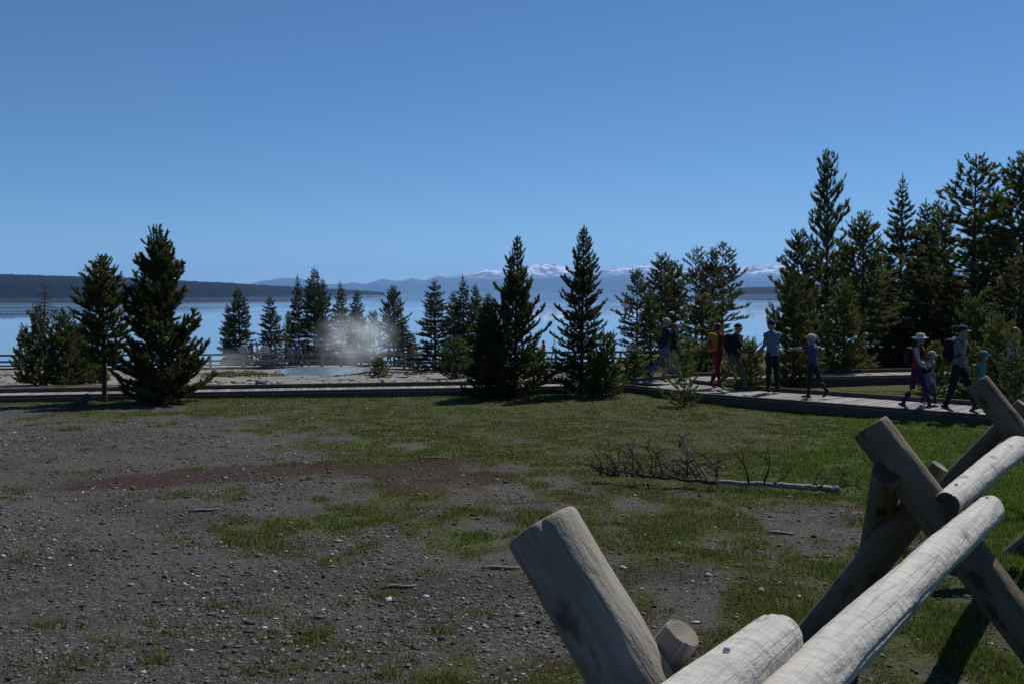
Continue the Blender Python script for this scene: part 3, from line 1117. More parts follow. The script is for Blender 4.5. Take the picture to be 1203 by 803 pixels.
# ------------------------------------------------------------------ trees
def needles(segs, nlen, nw, per_m, rg, spread=(25, 62)):
    """segs: rows of (p(3), d(3), len, tone); returns vertices and tones of needle triangles"""
    segs = np.array(segs)
    cnt = np.maximum(3, (segs[:, 6] * per_m).astype(int))
    S = np.repeat(segs, cnt, 0)
    n = len(S)
    d = S[:, 3:6]
    u = rg.random(n)
    p = S[:, :3] + d * (S[:, 6] * u)[:, None]
    rv = rg.normal(size=(n, 3))
    pr = rv - d * np.sum(rv * d, 1)[:, None]
    pr /= np.linalg.norm(pr, axis=1)[:, None] + 1e-9
    a = np.radians(rg.uniform(spread[0], spread[1], n)) * (1 - 0.35 * u)
    nd = d * np.cos(a)[:, None] + pr * np.sin(a)[:, None]
    nd[:, 2] += 0.12
    nd /= np.linalg.norm(nd, axis=1)[:, None]
    sd = np.cross(nd, rg.normal(size=(n, 3)))
    sd /= np.linalg.norm(sd, axis=1)[:, None] + 1e-9
    ln = nlen * rg.uniform(0.65, 1.2, n) * S[:, 8]
    w = nw * rg.uniform(0.7, 1.3, n)
    v0 = p - sd * (w / 2)[:, None]
    v1 = p + sd * (w / 2)[:, None]
    v2 = p + nd * ln[:, None]
    V = np.stack([v0, v1, v2], 1).reshape(-1, 3)
    t = np.clip(S[:, 7] + rg.normal(0, 0.1, n), 0, 1)
    return V, np.repeat(t, 3)


def conifer(seed, H, Rb, cs=0.04, prof=0.9, whorls=22, nb=5, e_lo=-5, e_hi=50, tip=0.35, twig=0.30, twig_gap=0.13, nlen=0.07, nw=0.016,
            per_m=200, irr=0.25, fatmid=0.0, gaps=0.0, mat='pine', brush=0.2, trunk_r=None, base_r=None, dead_low=0.0):
    rnd = random.Random(seed)
    rg = np.random.default_rng(seed)
    segs = []
    wood = MB()
    tr = trunk_r or (0.011 * H + 0.012)
    lean = rnd.uniform(-0.02, 0.02) * H
    bend = lambda z: Vector((lean * (z / H) ** 1.5, 0.4 * lean * math.sin(3 * z / H), z))
    zs_ = [-0.15] + [H * i / 10 for i in range(11)]
    wood.tube([bend(max(z, 0)) if z >= 0 else Vector((0, 0, z)) for z in zs_], [tr * 1.35] + [max(0.006, tr * (1.12 - 1.08 * i / 10)) for i in range(11)], 8)
    for w in range(whorls):
        t = (w + rnd.uniform(-0.25, 0.25)) / whorls
        t = max(0.0, min(0.985, t))
        t = 0.965 * (1 - (1 - t) ** 1.12)
        ks = 1.0 - 0.5 * max(0.0, t - 0.62) / 0.35
        z = H * (cs + (1 - cs) * t)
        pr = (1 - t) ** prof
        if fatmid:
            pr = pr * (1 - fatmid) + fatmid * math.sin(math.pi * min(1, 0.12 + t * 0.9)) ** 0.8
        if base_r is not None and t < 0.12:
            pr *= base_r + (1 - base_r) * t / 0.12
        n = nb + rnd.choice((-1, 0, 0, 1))
        a0 = rnd.uniform(0, 6.28)
        for b in range(n):
            if rnd.random() < gaps:
                continue
            az = a0 + 6.283 * b / n + rnd.uniform(-0.35, 0.35)
            L = max(0.06, Rb * pr * rnd.uniform(1 - irr * 1.6, 1 + irr * 0.6)) + 0.02 * H * (1 - t)
            el = R(e_lo + (e_hi - e_lo) * t ** 1.3 + rnd.uniform(-9, 9))
            ta = math.tan(el)
            cz, sz = math.cos(az), math.sin(az)
            o = bend(z)
            wob = rnd.uniform(-0.12, 0.12)
            def bp(s):
                rr = L * s * math.cos(el)
                return Vector((o.x + rr * cz - wob * L * s * s * sz, o.y + rr * sz + wob * L * s * s * cz, o.z + L * (math.sin(el) * s + tip * s * s)))
            ps = [bp(i / 4) for i in range(5)]
            br = max(0.004, tr * 0.28 * (L / max(Rb, 0.1)) + 0.003)
            wood.tube(ps, [br, br * 0.8, br * 0.6, br * 0.4, br * 0.2], 4, cap=False)
            tb = rnd.uniform(0.15, 0.75)
            if dead_low and t < dead_low and rnd.random() < 0.8:
                continue
            s = 0.22 + 0.1 * rnd.random()
            k = rnd.choice((0, 1))
            ds = twig_gap / max(L, 0.05)
            while s < 1.0:
                p = bp(s)
                d = (bp(min(1, s + 0.05)) - bp(s - 0.05)).normalized()
                sd = Vector((-sz, cz, 0)) * (1 if k else -1)
                ang = R(rnd.uniform(30, 62))
                td = (d * math.cos(ang) + sd * math.sin(ang) + Vector((0, 0, rnd.uniform(-0.05, 0.55)))).normalized()
                tl = twig * rnd.uniform(0.5, 1.1) * (1.1 - 0.55 * s) * min(1, L / (Rb * 0.35 + 0.01)) + 0.03
                tl = min(tl, L * 0.7)
                segs.append((*p, *td, tl, tb + rnd.uniform(-0.12, 0.12), ks))
                if tl > 0.14:
                    p2 = p + td * tl * 0.55
                    td2 = (td + Vector((rnd.uniform(-.6, .6), rnd.uniform(-.6, .6), rnd.uniform(0, .8)))).normalized()
                    segs.append((*p2, *td2, tl * 0.55, tb + rnd.uniform(-0.1, 0.2), ks))
                    td3 = (td + Vector((rnd.uniform(-.9, .9), rnd.uniform(-.9, .9), rnd.uniform(-.2, .9)))).normalized()
                    segs.append((*(p + td * tl * 0.25), *td3, tl * 0.5, tb + rnd.uniform(-0.15, 0.15), ks))
                k = 1 - k
                s += ds * rnd.uniform(0.7, 1.3)
            # the tip sweeps up into a brush
            d = (bp(1.0) - bp(0.85)).normalized()
            td = (d + Vector((0, 0, 0.25 + tip))).normalized()
            segs.append((*bp(0.8), *d, L * 0.2, tb + 0.1, ks))
            segs.append((*bp(0.99), *td, brush * rnd.uniform(0.6, 1.15) * min(1, 0.5 + L), tb + 0.2, ks))
    top = bend(H * 0.925)
    segs.append((*top, 0, 0, 1, H * 0.075, 0.5, 0.55))
    V, t = needles(segs, nlen, nw, per_m, rg)
    cm = mesh_np('crown', V, np.arange(len(V)).reshape(-1, 3), 3, M[mat], tone=t)
    tm = wood.mesh('trunk', M['bark'], smooth=True)
    return tm, cm


def plant_tree(name, loc, meshes, label, cat, group=None, scale=(1, 1, 1), rz=0.0):
    root = empty(name, loc, label, cat, group)
    for nm, me in zip(('trunk', 'crown'), meshes):
        if me is None:
            continue
        o = link(bpy.data.objects.new(nm, me), root)
        o.scale = scale
        o.rotation_euler = (0, 0, rz)
    return root


def base_at(px, D, dx=0.0):
    """ground point under photo column px at distance D"""
    q = P(px, 430, D)
    return Vector((q.x + dx, q.y, gzs(q.x, q.y) - 0.03))


def hgt(px, py, D, base):
    return P(px, py, D).z - base.z


G_FRONT = 'young conifers in front of the boardwalk'
# slim pine with bare trunk
b = base_at(122, 23.0)
plant_tree('pine_tree', b, conifer(101, hgt(120, 300, 23.0, b), 0.58, cs=0.28, prof=0.55, whorls=21, nb=6, e_lo=-12, e_hi=42, tip=0.28, twig=0.26, twig_gap=0.085, per_m=520, nlen=0.066, nw=0.015,
           irr=0.4, fatmid=0.55, brush=0.18, trunk_r=0.062), 'slim young pine with a bare lower trunk, touching the bushy pine beside it', 'tree', G_FRONT)
# large bushy pine
b = base_at(190, 22.9)
plant_tree('pine_tree', b, conifer(102, 1.03 * hgt(187, 271, 22.9, b), 1.15, cs=0.0, gaps=0.06, prof=0.78, whorls=26, nb=6, e_lo=-4, e_hi=52, tip=0.40, twig=0.36, twig_gap=0.07, per_m=560, nlen=0.075, nw=0.015,
           irr=0.26, brush=0.16, base_r=0.85), 'large bushy young pine with upswept branch tips and foliage to the ground', 'tree', G_FRONT)
# dark bush left of the spire pine
b = base_at(573, 24.6)
plant_tree('fir_tree', b, conifer(103, hgt(573, 352, 24.6, b), 0.60, cs=0.0, prof=0.65, whorls=19, nb=7, e_lo=-2, e_hi=45, tip=0.30, twig=0.30, twig_gap=0.085, per_m=430, nlen=0.06, nw=0.018,
           irr=0.25, mat='spruce', brush=0.16), 'dark dense low fir crowding the left foot of a taller spire pine', 'tree', G_FRONT)
b = base_at(605, 25.0)
plant_tree('pine_tree', b, conifer(104, hgt(601, 278, 25.0, b), 0.92, cs=0.02, prof=0.86, whorls=25, nb=6, e_lo=-4, e_hi=56, tip=0.42, twig=0.26, twig_gap=0.075, per_m=520, nlen=0.066, nw=0.017,
           irr=0.36, brush=0.17), 'spire-topped young pine with a dark low fir against its left foot', 'tree', G_FRONT)
b = base_at(683, 25.2)
plant_tree('pine_tree', b, conifer(105, hgt(682, 266, 25.2, b), 0.76, cs=0.0, prof=0.66, whorls=32, nb=6, e_lo=-14, e_hi=48, tip=0.32, twig=0.22, twig_gap=0.085, per_m=430, nlen=0.062, nw=0.017,
           irr=0.30, mat='spruce', brush=0.15), 'narrow pointed dark conifer with lake visible on both sides of it', 'tree', G_FRONT)
b = base_at(712, 24.6)
plant_tree('fir_tree', b, conifer(106, hgt(712, 392, 24.6, b), 0.46, cs=0.0, prof=0.55, whorls=12, nb=7, e_lo=5, e_hi=50, tip=0.35, twig=0.2, twig_gap=0.075, per_m=430, nlen=0.055, nw=0.016,
           irr=0.3, mat='young', brush=0.14), 'small light green fir bush at the right foot of the narrow pointed conifer', 'shrub', G_FRONT)
b = base_at(804, 23.1)
plant_tree('pine_sapling', b, conifer(107, hgt(803, 412, 23.1, b), 0.47, cs=0.0, prof=0.5, whorls=9, nb=5, e_lo=5, e_hi=60, tip=0.45, twig=0.2, twig_gap=0.12, per_m=230, nlen=0.06, nw=0.016,
           irr=0.4, gaps=0.12, mat='young', brush=0.16), 'thin yellowish pine sapling in front of the walkers, against the boardwalk edge', 'sapling')
b = base_at(1194, 17.7)
plant_tree('pine_sapling', b, conifer(108, hgt(1194, 392, 17.7, b), 0.42, cs=0.12, prof=0.5, whorls=14, nb=5, e_lo=0, e_hi=55, tip=0.35, twig=0.2, twig_gap=0.1, per_m=240, nlen=0.055, nw=0.014,
           irr=0.4, mat='pine', brush=0.15), 'slender pine sapling standing behind the top of the third crossed fence posts', 'sapling')

# trees just behind the left run of the boardwalk
GL = 'bushy conifers behind the left boardwalk'
for (px, py, D, rb, sd, kw, nm, lb, ct) in (
        (73, 371, 28.6, 0.80, 111, dict(prof=0.55, mat='pine'), 'pine_tree', 'full rounded bushy pine behind the boardwalk left of the slim pine', 'tree'),
        (92, 384, 29.4, 0.66, 112, dict(prof=0.5, mat='young'), 'pine_tree', 'lighter green bushy pine crowding the rounded bushy pine behind the boardwalk', 'tree'),
        (47, 360, 29.8, 0.62, 113, dict(prof=0.6, mat='pine', gaps=0.15), 'pine_tree', 'loose young pine around the foot of the dead bare spire', 'tree'),
        (31, 384, 33.0, 0.46, 114, dict(prof=0.6, mat='pine', gaps=0.2), 'pine_tree', 'small thin pine at the left end of the bushy cluster by the railing', 'tree'),
        (112, 416, 31.0, 0.35, 115, dict(prof=0.6, mat='young'), 'pine_sapling', 'tiny pine sapling peeping between the bushy cluster and slim pine', 'sapling')):
    b = base_at(px, D)
    plant_tree(nm, b, conifer(sd, hgt(px, py, D, b), rb, cs=0.0, whorls=17, nb=6, e_lo=2, e_hi=52, tip=0.4, twig=0.26, twig_gap=0.10, per_m=230, nlen=0.075, nw=0.020, irr=0.35, brush=0.2, **kw), lb, ct, GL)
b = base_at(53, 29.2)
plant_tree('dead_tree', b, conifer(116, hgt(53, 327, 29.2, b), 0.30, cs=0.35, prof=0.4, whorls=22, nb=4, e_lo=-25, e_hi=10, tip=-0.1, twig=0.12, twig_gap=0.10, per_m=70, nlen=0.05, nw=0.010,
           irr=0.5, gaps=0.1, mat='deadneedle', brush=0.08, trunk_r=0.055), 'dead bare spire of a conifer rising out of the bushy pines', 'tree')

# --- shared crowns for the mid-distance trees
VAR = {}
for k, kw in {
        'sp0': dict(seed=201, H=8, Rb=1.35, cs=0.03, prof=0.75, whorls=30, nb=6, e_lo=-18, e_hi=35, tip=0.10, irr=0.3, mat='spruce'),
        'sp1': dict(seed=202, H=8, Rb=1.30, cs=0.03, prof=0.70, whorls=28, nb=6, e_lo=-15, e_hi=38, tip=0.12, irr=0.4, mat='spruce'),
        'sp2': dict(seed=203, H=8, Rb=1.25, cs=0.05, prof=0.85, whorls=28, nb=5, e_lo=-12, e_hi=40, tip=0.12, irr=0.35, mat='spruce'),
        'lp0': dict(seed=204, H=8, Rb=1.5, cs=0.16, prof=0.5, whorls=24, nb=5, e_lo=-14, e_hi=45, tip=0.3, irr=0.36, fatmid=0.5, gaps=0.10, mat='pine', dead_low=0.08),
        'lp1': dict(seed=205, H=8, Rb=1.6, cs=0.12, prof=0.55, whorls=22, nb=5, e_lo=-16, e_hi=42, tip=0.32, irr=0.40, fatmid=0.4, gaps=0.18, mat='pine', dead_low=0.1),
        'lp2': dict(seed=206, H=8, Rb=1.4, cs=0.10, prof=0.6, whorls=26, nb=5, e_lo=-10, e_hi=48, tip=0.35, irr=0.45, fatmid=0.3, gaps=0.1, mat='pine'),
        'lp3': dict(seed=207, H=8, Rb=1.5, cs=0.14, prof=0.5, whorls=19, nb=4, e_lo=-12, e_hi=40, tip=0.3, irr=0.34, fatmid=0.5, gaps=0.2, mat='pine', dead_low=0.15),
}.items():
    VAR[k] = conifer(twig=0.52, twig_gap=0.17, per_m=150, nlen=0.15, nw=0.029, brush=0.24, trunk_r=0.10, **kw)
VAR_Y = {}
for k, sd, mt in (('y0', 221, 'young'), ('y1', 222, 'young'), ('y2', 223, 'pine')):
    VAR_Y[k] = conifer(sd, 3, 0.95, cs=0.0, prof=0.6, whorls=16, nb=6, e_lo=0, e_hi=52, tip=0.4, twig=0.3, twig_gap=0.13, per_m=130, nlen=0.10, nw=0.028, irr=0.35, mat=mt, brush=0.22, base_r=0.8)


def shared_tree(px, py, D, width_px, var, label, group, name='spruce_tree', cat='tree'):
    b = base_at(px, D)
    H = hgt(px, py, D, b)
    src = VAR.get(var) or VAR_Y[var]
    h0 = 8 if var in VAR else 3
    r0 = {'sp0': 1.35, 'sp1': 1.3, 'sp2': 1.25, 'lp0': 1.3, 'lp1': 1.35, 'lp2': 1.3, 'lp3': 1.3}.get(var, 0.95)
    sx = 1.18 * (width_px / 2 / F_PX * D) / r0
    plant_tree(name, b, src, label, cat, group, (sx, sx, H / h0), random.uniform(0, 6.28))


GS = 'conifers along the lake shore beyond the hot spring'
for a in (
        (283, 336, 77, 36, 'sp0', 'full dark spruce behind the left end of the far walkers', 'spruce_tree'),
        (269, 356, 79, 22, 'sp1', 'small spruce tucked against the left side of the first full shore spruce', 'spruce_tree'),
        (319, 347, 77, 32, 'sp1', 'conical spruce standing alone behind the middle of the far walkers', 'spruce_tree'),
        (341, 366, 80, 20, 'lp2', 'low thin pine between the lone conical spruce and the tall dark clump', 'pine_tree'),
        (352, 322, 76, 26, 'sp2', 'left spire of the tall dark clump behind the group in blue', 'spruce_tree'),
        (369, 313, 75, 36, 'sp0', 'tallest middle spire of the dark clump left of the steam', 'spruce_tree'),
        (381, 326, 76.5, 30, 'sp1', 'right shoulder spire of the tall dark clump left of the steam', 'spruce_tree'),
        (402, 329, 76, 30, 'sp2', 'pointed spruce rising straight behind the steam plume', 'spruce_tree'),
        (419, 340, 77, 30, 'sp0', 'shorter spruce at the right of the pointed one behind the steam', 'spruce_tree'),
        (440, 364, 79, 28, 'lp1', 'pale hazy pine half lost in the drifting steam', 'pine_tree'),
        (463, 337, 72, 28, 'lp0', 'round-headed pine right of the steam plume', 'pine_tree'),
        (474, 374, 71, 26, 'sp1', 'low spruce at the right foot of the round-headed pine', 'spruce_tree'),
        (486, 390, 70, 20, 'sp2', 'smallest spruce right of the steam near the walker in orange', 'spruce_tree')):
    shared_tree(a[0], a[1], a[2], a[3], a[4], a[5], GS, a[6])
GM = 'conifers left of the spire pine'
for a in (
        (511, 328, 56, 42, 'sp1', 'full pointed spruce with open lake on its left, nearest the walker in orange', 'spruce_tree'),
        (534, 341, 60, 28, 'sp0', 'shorter spruce between the full pointed spruce and a taller one', 'spruce_tree'),
        (546, 322, 57, 34, 'sp2', 'tall spruce in the middle of the group left of the spire pine', 'spruce_tree'),
        (560, 332, 58, 28, 'sp0', 'slim spruce just right of the tall middle spruce', 'spruce_tree'),
        (573, 343, 55, 34, 'sp1', 'spruce half hidden behind the left branches of the spire pine', 'spruce_tree')):
    shared_tree(a[0], a[1], a[2], a[3], a[4], a[5], GM, a[6])
shared_tree(536, 397, 40, 46, 'y0', 'bright green young pine beside the boardwalk end of the pale spring ground', None, 'pine_tree')
shared_tree(445, 420, 42, 30, 'y1', 'tiny young pine standing alone on the pale ground before the spring', None, 'pine_sapling', 'sapling')
shared_tree(632, 408, 44, 30, 'y2', 'low pine bush at the right foot of the spire pine behind the boardwalk', None, 'pine_bush', 'shrub')
GC = 'open crowned pines behind the walking couple'
for a in (
        (748, 315, 40, 40, 'lp1', 'open airy pine at the lake side of the group behind the walking couple', 'pine_tree'),
        (777, 299, 41, 40, 'lp0', 'dense topped pine straight above the walking couple', 'pine_tree'),
        (792, 306, 39.5, 40, 'lp2', 'pine leaning against the dense topped one above the walking couple', 'pine_tree'),
        (817, 289, 43, 36, 'lp3', 'tall ragged pine above the yellowish sapling', 'pine_tree'),
        (836, 291, 42, 40, 'lp1', 'narrow ragged pine between two taller tops above the person in red', 'pine_tree'),
        (848, 284, 44, 42, 'lp3', 'tallest ragged pine with long side branches over open water', 'pine_tree'),
        (765, 345, 37, 34, 'lp2', 'low dark pine filling the foot of the group by the lake', 'pine_tree'),
        (826, 345, 38, 50, 'lp2', 'low full pine behind the person in red', 'pine_tree')):
    shared_tree(a[0], a[1], a[2], a[3], a[4], a[5], GC, a[6])
GB = 'bushy young pines along the boardwalk'
for a in (
        (745, 405, 30.5, 40, 'y2', 'bush pine at the junction of the boardwalks, left of the walking couple'),
        (806, 396, 31.5, 50, 'y2', 'dark bush pine between the walking couple and the person in red'),
        (830, 402, 31.0, 44, 'y1', 'bush pine directly behind the person in red'),
        (882, 400, 25.8, 52, 'y1', 'rounded green bush pine between the man in black and the grey-blue hoodie'),
        (866, 392, 30.3, 44, 'y2', 'dark young pine behind the man in black'),
        (1003, 418, 31.8, 60, 'y0', 'low spreading bush pine behind the branch boardwalk'),
        (1098, 402, 27.0, 40, 'y0', 'yellow-green bush pine between the child in pink cap and the man'),
        (1172, 372, 24.5, 66, 'y2', 'dark bushy pine behind the child in the turquoise hat'),
        (1143, 350, 26.5, 60, 'y1', 'light green young pine behind the man in the grey shirt')):
    shared_tree(a[0], a[1], a[2], a[3], a[4], a[5], GB, 'pine_bush', 'shrub')
GR = 'tall conifers of the wood behind the walkers'
for a in (
        (932, 322, 28.5, 66, 'y2', 'broad leafy young pine behind the boy pointing, reaching down to the boardwalk', 'pine_tree'),
        (936, 272, 34, 46, 'lp0', 'middle sized pine at the lake edge of the tall wood', 'pine_tree'),
        (972, 177, 36, 52, 'lp2', 'very tall pine above the boy pointing, second from the lake edge', 'pine_tree'),
        (1012, 252, 34, 60, 'lp0', 'broad pine with a leaning top, right of the very tall pine', 'pine_tree'),
        (990, 330, 31, 60, 'y2', 'young dark pine filling the gap under the very tall pine', 'pine_tree'),
        (1058, 205, 40, 58, 'sp2', 'narrow dark spruce with short branches above the woman in the white hat', 'spruce_tree'),
        (1084, 235, 41, 54, 'sp0', 'second narrow spruce close to the right of the narrow dark spruce', 'spruce_tree'),
        (1103, 236, 43, 50, 'lp2', 'slim pine squeezed between the narrow spruces and the broad giant', 'pine_tree'),
        (1141, 184, 36, 100, 'lp1', 'broad giant pine with a round open head above the man in grey', 'pine_tree'),
        (1200, 182, 37, 84, 'lp0', 'tall pine at the frame edge right of the broad giant', 'pine_tree'),
        (1192, 300, 27, 84, 'lp2', 'nearer dark pine at the frame edge below the tall edge pine', 'pine_tree'),
        (1030, 300, 46, 60, 'lp2', 'dark pine deep in the wood behind the broad leaning-top pine', 'pine_tree'),
        (1040, 330, 36, 60, 'sp1', 'dark spruce under the narrow spruces behind the woman in the white hat', 'spruce_tree'),
        (1075, 300, 37, 64, 'sp1', 'low dark spruce in front of the second narrow spruce', 'spruce_tree'),
        (1112, 310, 38, 64, 'sp0', 'dark spruce at the left foot of the broad giant pine', 'spruce_tree'),
        (1165, 270, 41, 70, 'lp0', 'shaded pine between the broad giant and the tall edge pine', 'pine_tree'),
        (953, 330, 40, 60, 'sp1', 'dark spruce low behind the pine at the lake edge of the wood', 'spruce_tree'),
        (1215, 330, 31, 90, 'sp0', 'dark spruce cut by the frame edge behind the fence', 'spruce_tree')):
    shared_tree(a[0], a[1], a[2], a[3], a[4], a[5], GR, a[6])

# thin dead saplings by the lake railing
for (px, py0, px1, py1, D, lb) in ((645, 424, 652, 396, 60, 'thin bare leaning stem beside the person in red by the lake'),
                                   (719, 424, 721, 387, 58, 'thin bare upright stem between the narrow pointed conifer and the lakeside pines')):
    b = base_at(px, D)
    root = empty('dead_sapling', b, lb, 'dead tree')
    t = P(px1, py1, D) - b
    mb = MB()
    mb.tube([(0, 0, -0.1), (t.x * 0.4 + 0.04, 0, t.z * 0.5), tuple(t)], [0.05, 0.04, 0.02], 6)
    mb.obj('stem', M['deadwood'], root)
    for k in range(3):
        mb = MB()
        q = Vector((t.x * (0.5 + 0.15 * k), 0, t.z * (0.5 + 0.15 * k)))
        mb.tube([q, q + Vector((0.25 * (-1) ** k, 0.1, 0.18))], [0.018, 0.008], 4)
        mb.obj('branch', M['deadwood'], root)

# stump / root by the boardwalk
b = base_at(97, 21.9)
root = empty('tree_stump', b, 'dark broken stump lying against the boardwalk by the slim pine', 'stump')
mb = MB()
mb.tube([(-0.45, 0, 0.02), (-0.2, 0.02, 0.08), (0.0, 0, 0.16), (0.1, 0.02, 0.30)], [0.05, 0.075, 0.10, 0.05], 9)
mb.obj('trunk', M['bark'], root, smooth=True)
mb = MB()
mb.tube([(-0.1, 0, 0.12), (0.12, -0.1, 0.02), (0.3, -0.12, -0.03)], [0.06, 0.045, 0.02], 7)
mb.obj('root', M['bark'], root, smooth=True)

# ------------------------------------------------------------------ fallen dead tree
b = P(900, 585, 10.4)
b.z = gzs(b.x, b.y)
fall = empty('fallen_tree', b, 'fallen dead grey tree with bare upright dark branches lying in the meadow', 'fallen tree')


def fp(px, D, dz):
    q = P(px, 580, D)
    return Vector((q.x, q.y, gzs(q.x, q.y) + dz)) - b


tpts = [fp(986, 10.25, 0.05), fp(950, 10.3, 0.065), fp(900, 10.4, 0.075), fp(840, 10.5, 0.085), fp(780, 10.75, 0.11), fp(720, 11.2, 0.15), fp(668, 11.7, 0.20)]
for nm_, lo, hi, mt in (('trunk', 0, 19, 'deadwood'), ('dead_top', 18, 36, 'deadtwig')):
    mb = MB()
    pp, rr = [], []
    rj = random.Random(8)
    for i in range(len(tpts) - 1):
        for k in range(6):
            t = k / 6
            pp.append(tpts[i].lerp(tpts[i + 1], t) + Vector((0, rj.uniform(-.008, .008), rj.uniform(-.010, .010))))
            rr.append((0.037 - 0.0055 * (i + t)) * rj.uniform(0.86, 1.14))
    mb.tube(pp[lo:hi], rr[lo:hi], 12)
    mb.obj(nm_, M[mt], fall, smooth=True)
rb = random.Random(3)


def dead_branch(px, D, h, lean, away, r=0.010, mat='deadtwig', sub=7):
    base = fp(px, D, 0.07)
    mb = MB()
    pts, rad = [], []
    n = 7
    kx, ky = rb.uniform(-0.06, 0.06), rb.uniform(-0.06, 0.06)
    for i in range(n + 1):
        t = i / n
        pts.append(base + Vector((lean * t + kx * math.sin(3 * t), away * t + ky * math.sin(2.4 * t), h * (t ** 0.85))))
        rad.append(r * (1.05 - 0.75 * t))
    mb.tube(pts, rad, 6)
    for k in range(rb.randint(max(2, sub - 3), sub)):
        i = rb.randint(1, n - 1)
        q = pts[i]
        v = Vector((rb.uniform(-0.26, 0.26), rb.uniform(-0.18, 0.18), rb.uniform(-0.06, 0.2))) * (0.6 + h)
        mb.tube([q, q + v * 0.5 + Vector((0, 0, 0.02)), q + v], [r * 0.6, r * 0.45, r * 0.28], 4)
        if rb.random() < 0.6:
            q2 = q + v * 0.55
            v2 = Vector((rb.uniform(-0.14, 0.14), rb.uniform(-0.1, 0.1), rb.uniform(-0.04, 0.12)))
            mb.tube([q2, q2 + v2], [r * 0.4, r * 0.22], 4)
    mb.obj('branch', M[mat], fall)


for (px, D, h, ln, aw, rr_, mt, sb) in ((834, 10.55, 0.56, -0.34, 0.10, 0.014, 'deadwood', 4), (880, 10.42, 0.42, -0.26, 0.05, 0.012, 'deadtwig', 3), (897, 10.40, 0.40, 0.02, 0.05, 0.011, 'deadtwig', 4),
                                        (907, 10.38, 0.17, 0.14, 0.0, 0.008, 'deadtwig', 3), (955, 10.3, 0.12, 0.04, 0, 0.007, 'deadtwig', 4), (985, 10.26, 0.16, 0.10, 0, 0.008, 'deadtwig', 6),
                                        (978, 10.26, 0.04, 0.24, -0.1, 0.010, 'deadtwig', 7), (960, 10.22, 0.02, 0.10, -0.22, 0.010, 'deadtwig', 6)):
    dead_branch(px, D, h, ln, aw, rr_, mt, sb)
for k in range(27):
    px = rb.uniform(690, 842)
    D = 10.55 + (842 - px) / 150 * 0.9
    dead_branch(px, D, rb.uniform(0.05, 0.42) * (1 if px > 720 else 0.7), rb.uniform(-0.30, 0.10), rb.uniform(-0.3, 0.3), rb.uniform(0.007, 0.012))

# loose sticks
for (px, py, D, ln, ang, lb) in ((512, 538, 14.5, 0.42, 0.1, 'short dark stick lying on the red-brown patch of the meadow'),
                                 (470, 690, 6.2, 0.22, 0.2, 'short pale stick on the gravel below the red-brown patch'),
                                 (590, 668, 6.6, 0.30, 0.05, 'thin grey stick on the ground pointing at the nearest fence post'),
                                 (240, 600, 9.2, 0.30, 0.35, 'crooked pale twig on the gravel under the reddish patch'),
                                 (918, 627, 8.6, 0.22, -0.2, 'pale bit of bark in the grass between fence and fallen tree')):
    q = P(px, py, D)
    for _ in range(15):
        D *= 1 - (q.z - gzs(q.x, q.y)) / (q.z - EYE)
        q = P(px, py, D)
    mb = MB()
    c, s = math.cos(ang), math.sin(ang)
    r = 0.012
    pts = [Vector(((i / 5 - 0.5) * ln * c, (i / 5 - 0.5) * ln * s + 0.02 * math.sin(i * 1.3), 0.012)) for i in range(6)]
    mb.tube(pts, [r * 0.6, r, r * 1.1, r, r * 0.8, r * 0.4], 7)
    o = mb.obj('stick', M['deadwood'], smooth=True)
    o.location = (q.x, q.y, gzs(q.x, q.y))
    tag(o, lb, 'stick')

# ------------------------------------------------------------------ people
CM = {}


def cloth(col, rough=0.85):
    k = tuple(round(c, 3) for c in col)
    if k not in CM:
        CM[k] = simple('cloth_%d' % len(CM), tuple(0.62 * c for c in col), rough, 0.40, 14)
    return CM[k]


SKIN = simple('skin', (0.30, 0.17, 0.115), 0.55, 0.08, 20, 0.35)
EYEM = simple('eye', (0.03, 0.025, 0.02), 0.3, 0.05)
LIP = simple('lip', (0.30, 0.12, 0.10), 0.5, 0.05)
HAIR_D = simple('dark hair', (0.03, 0.022, 0.016), 0.6, 0.3, 60)


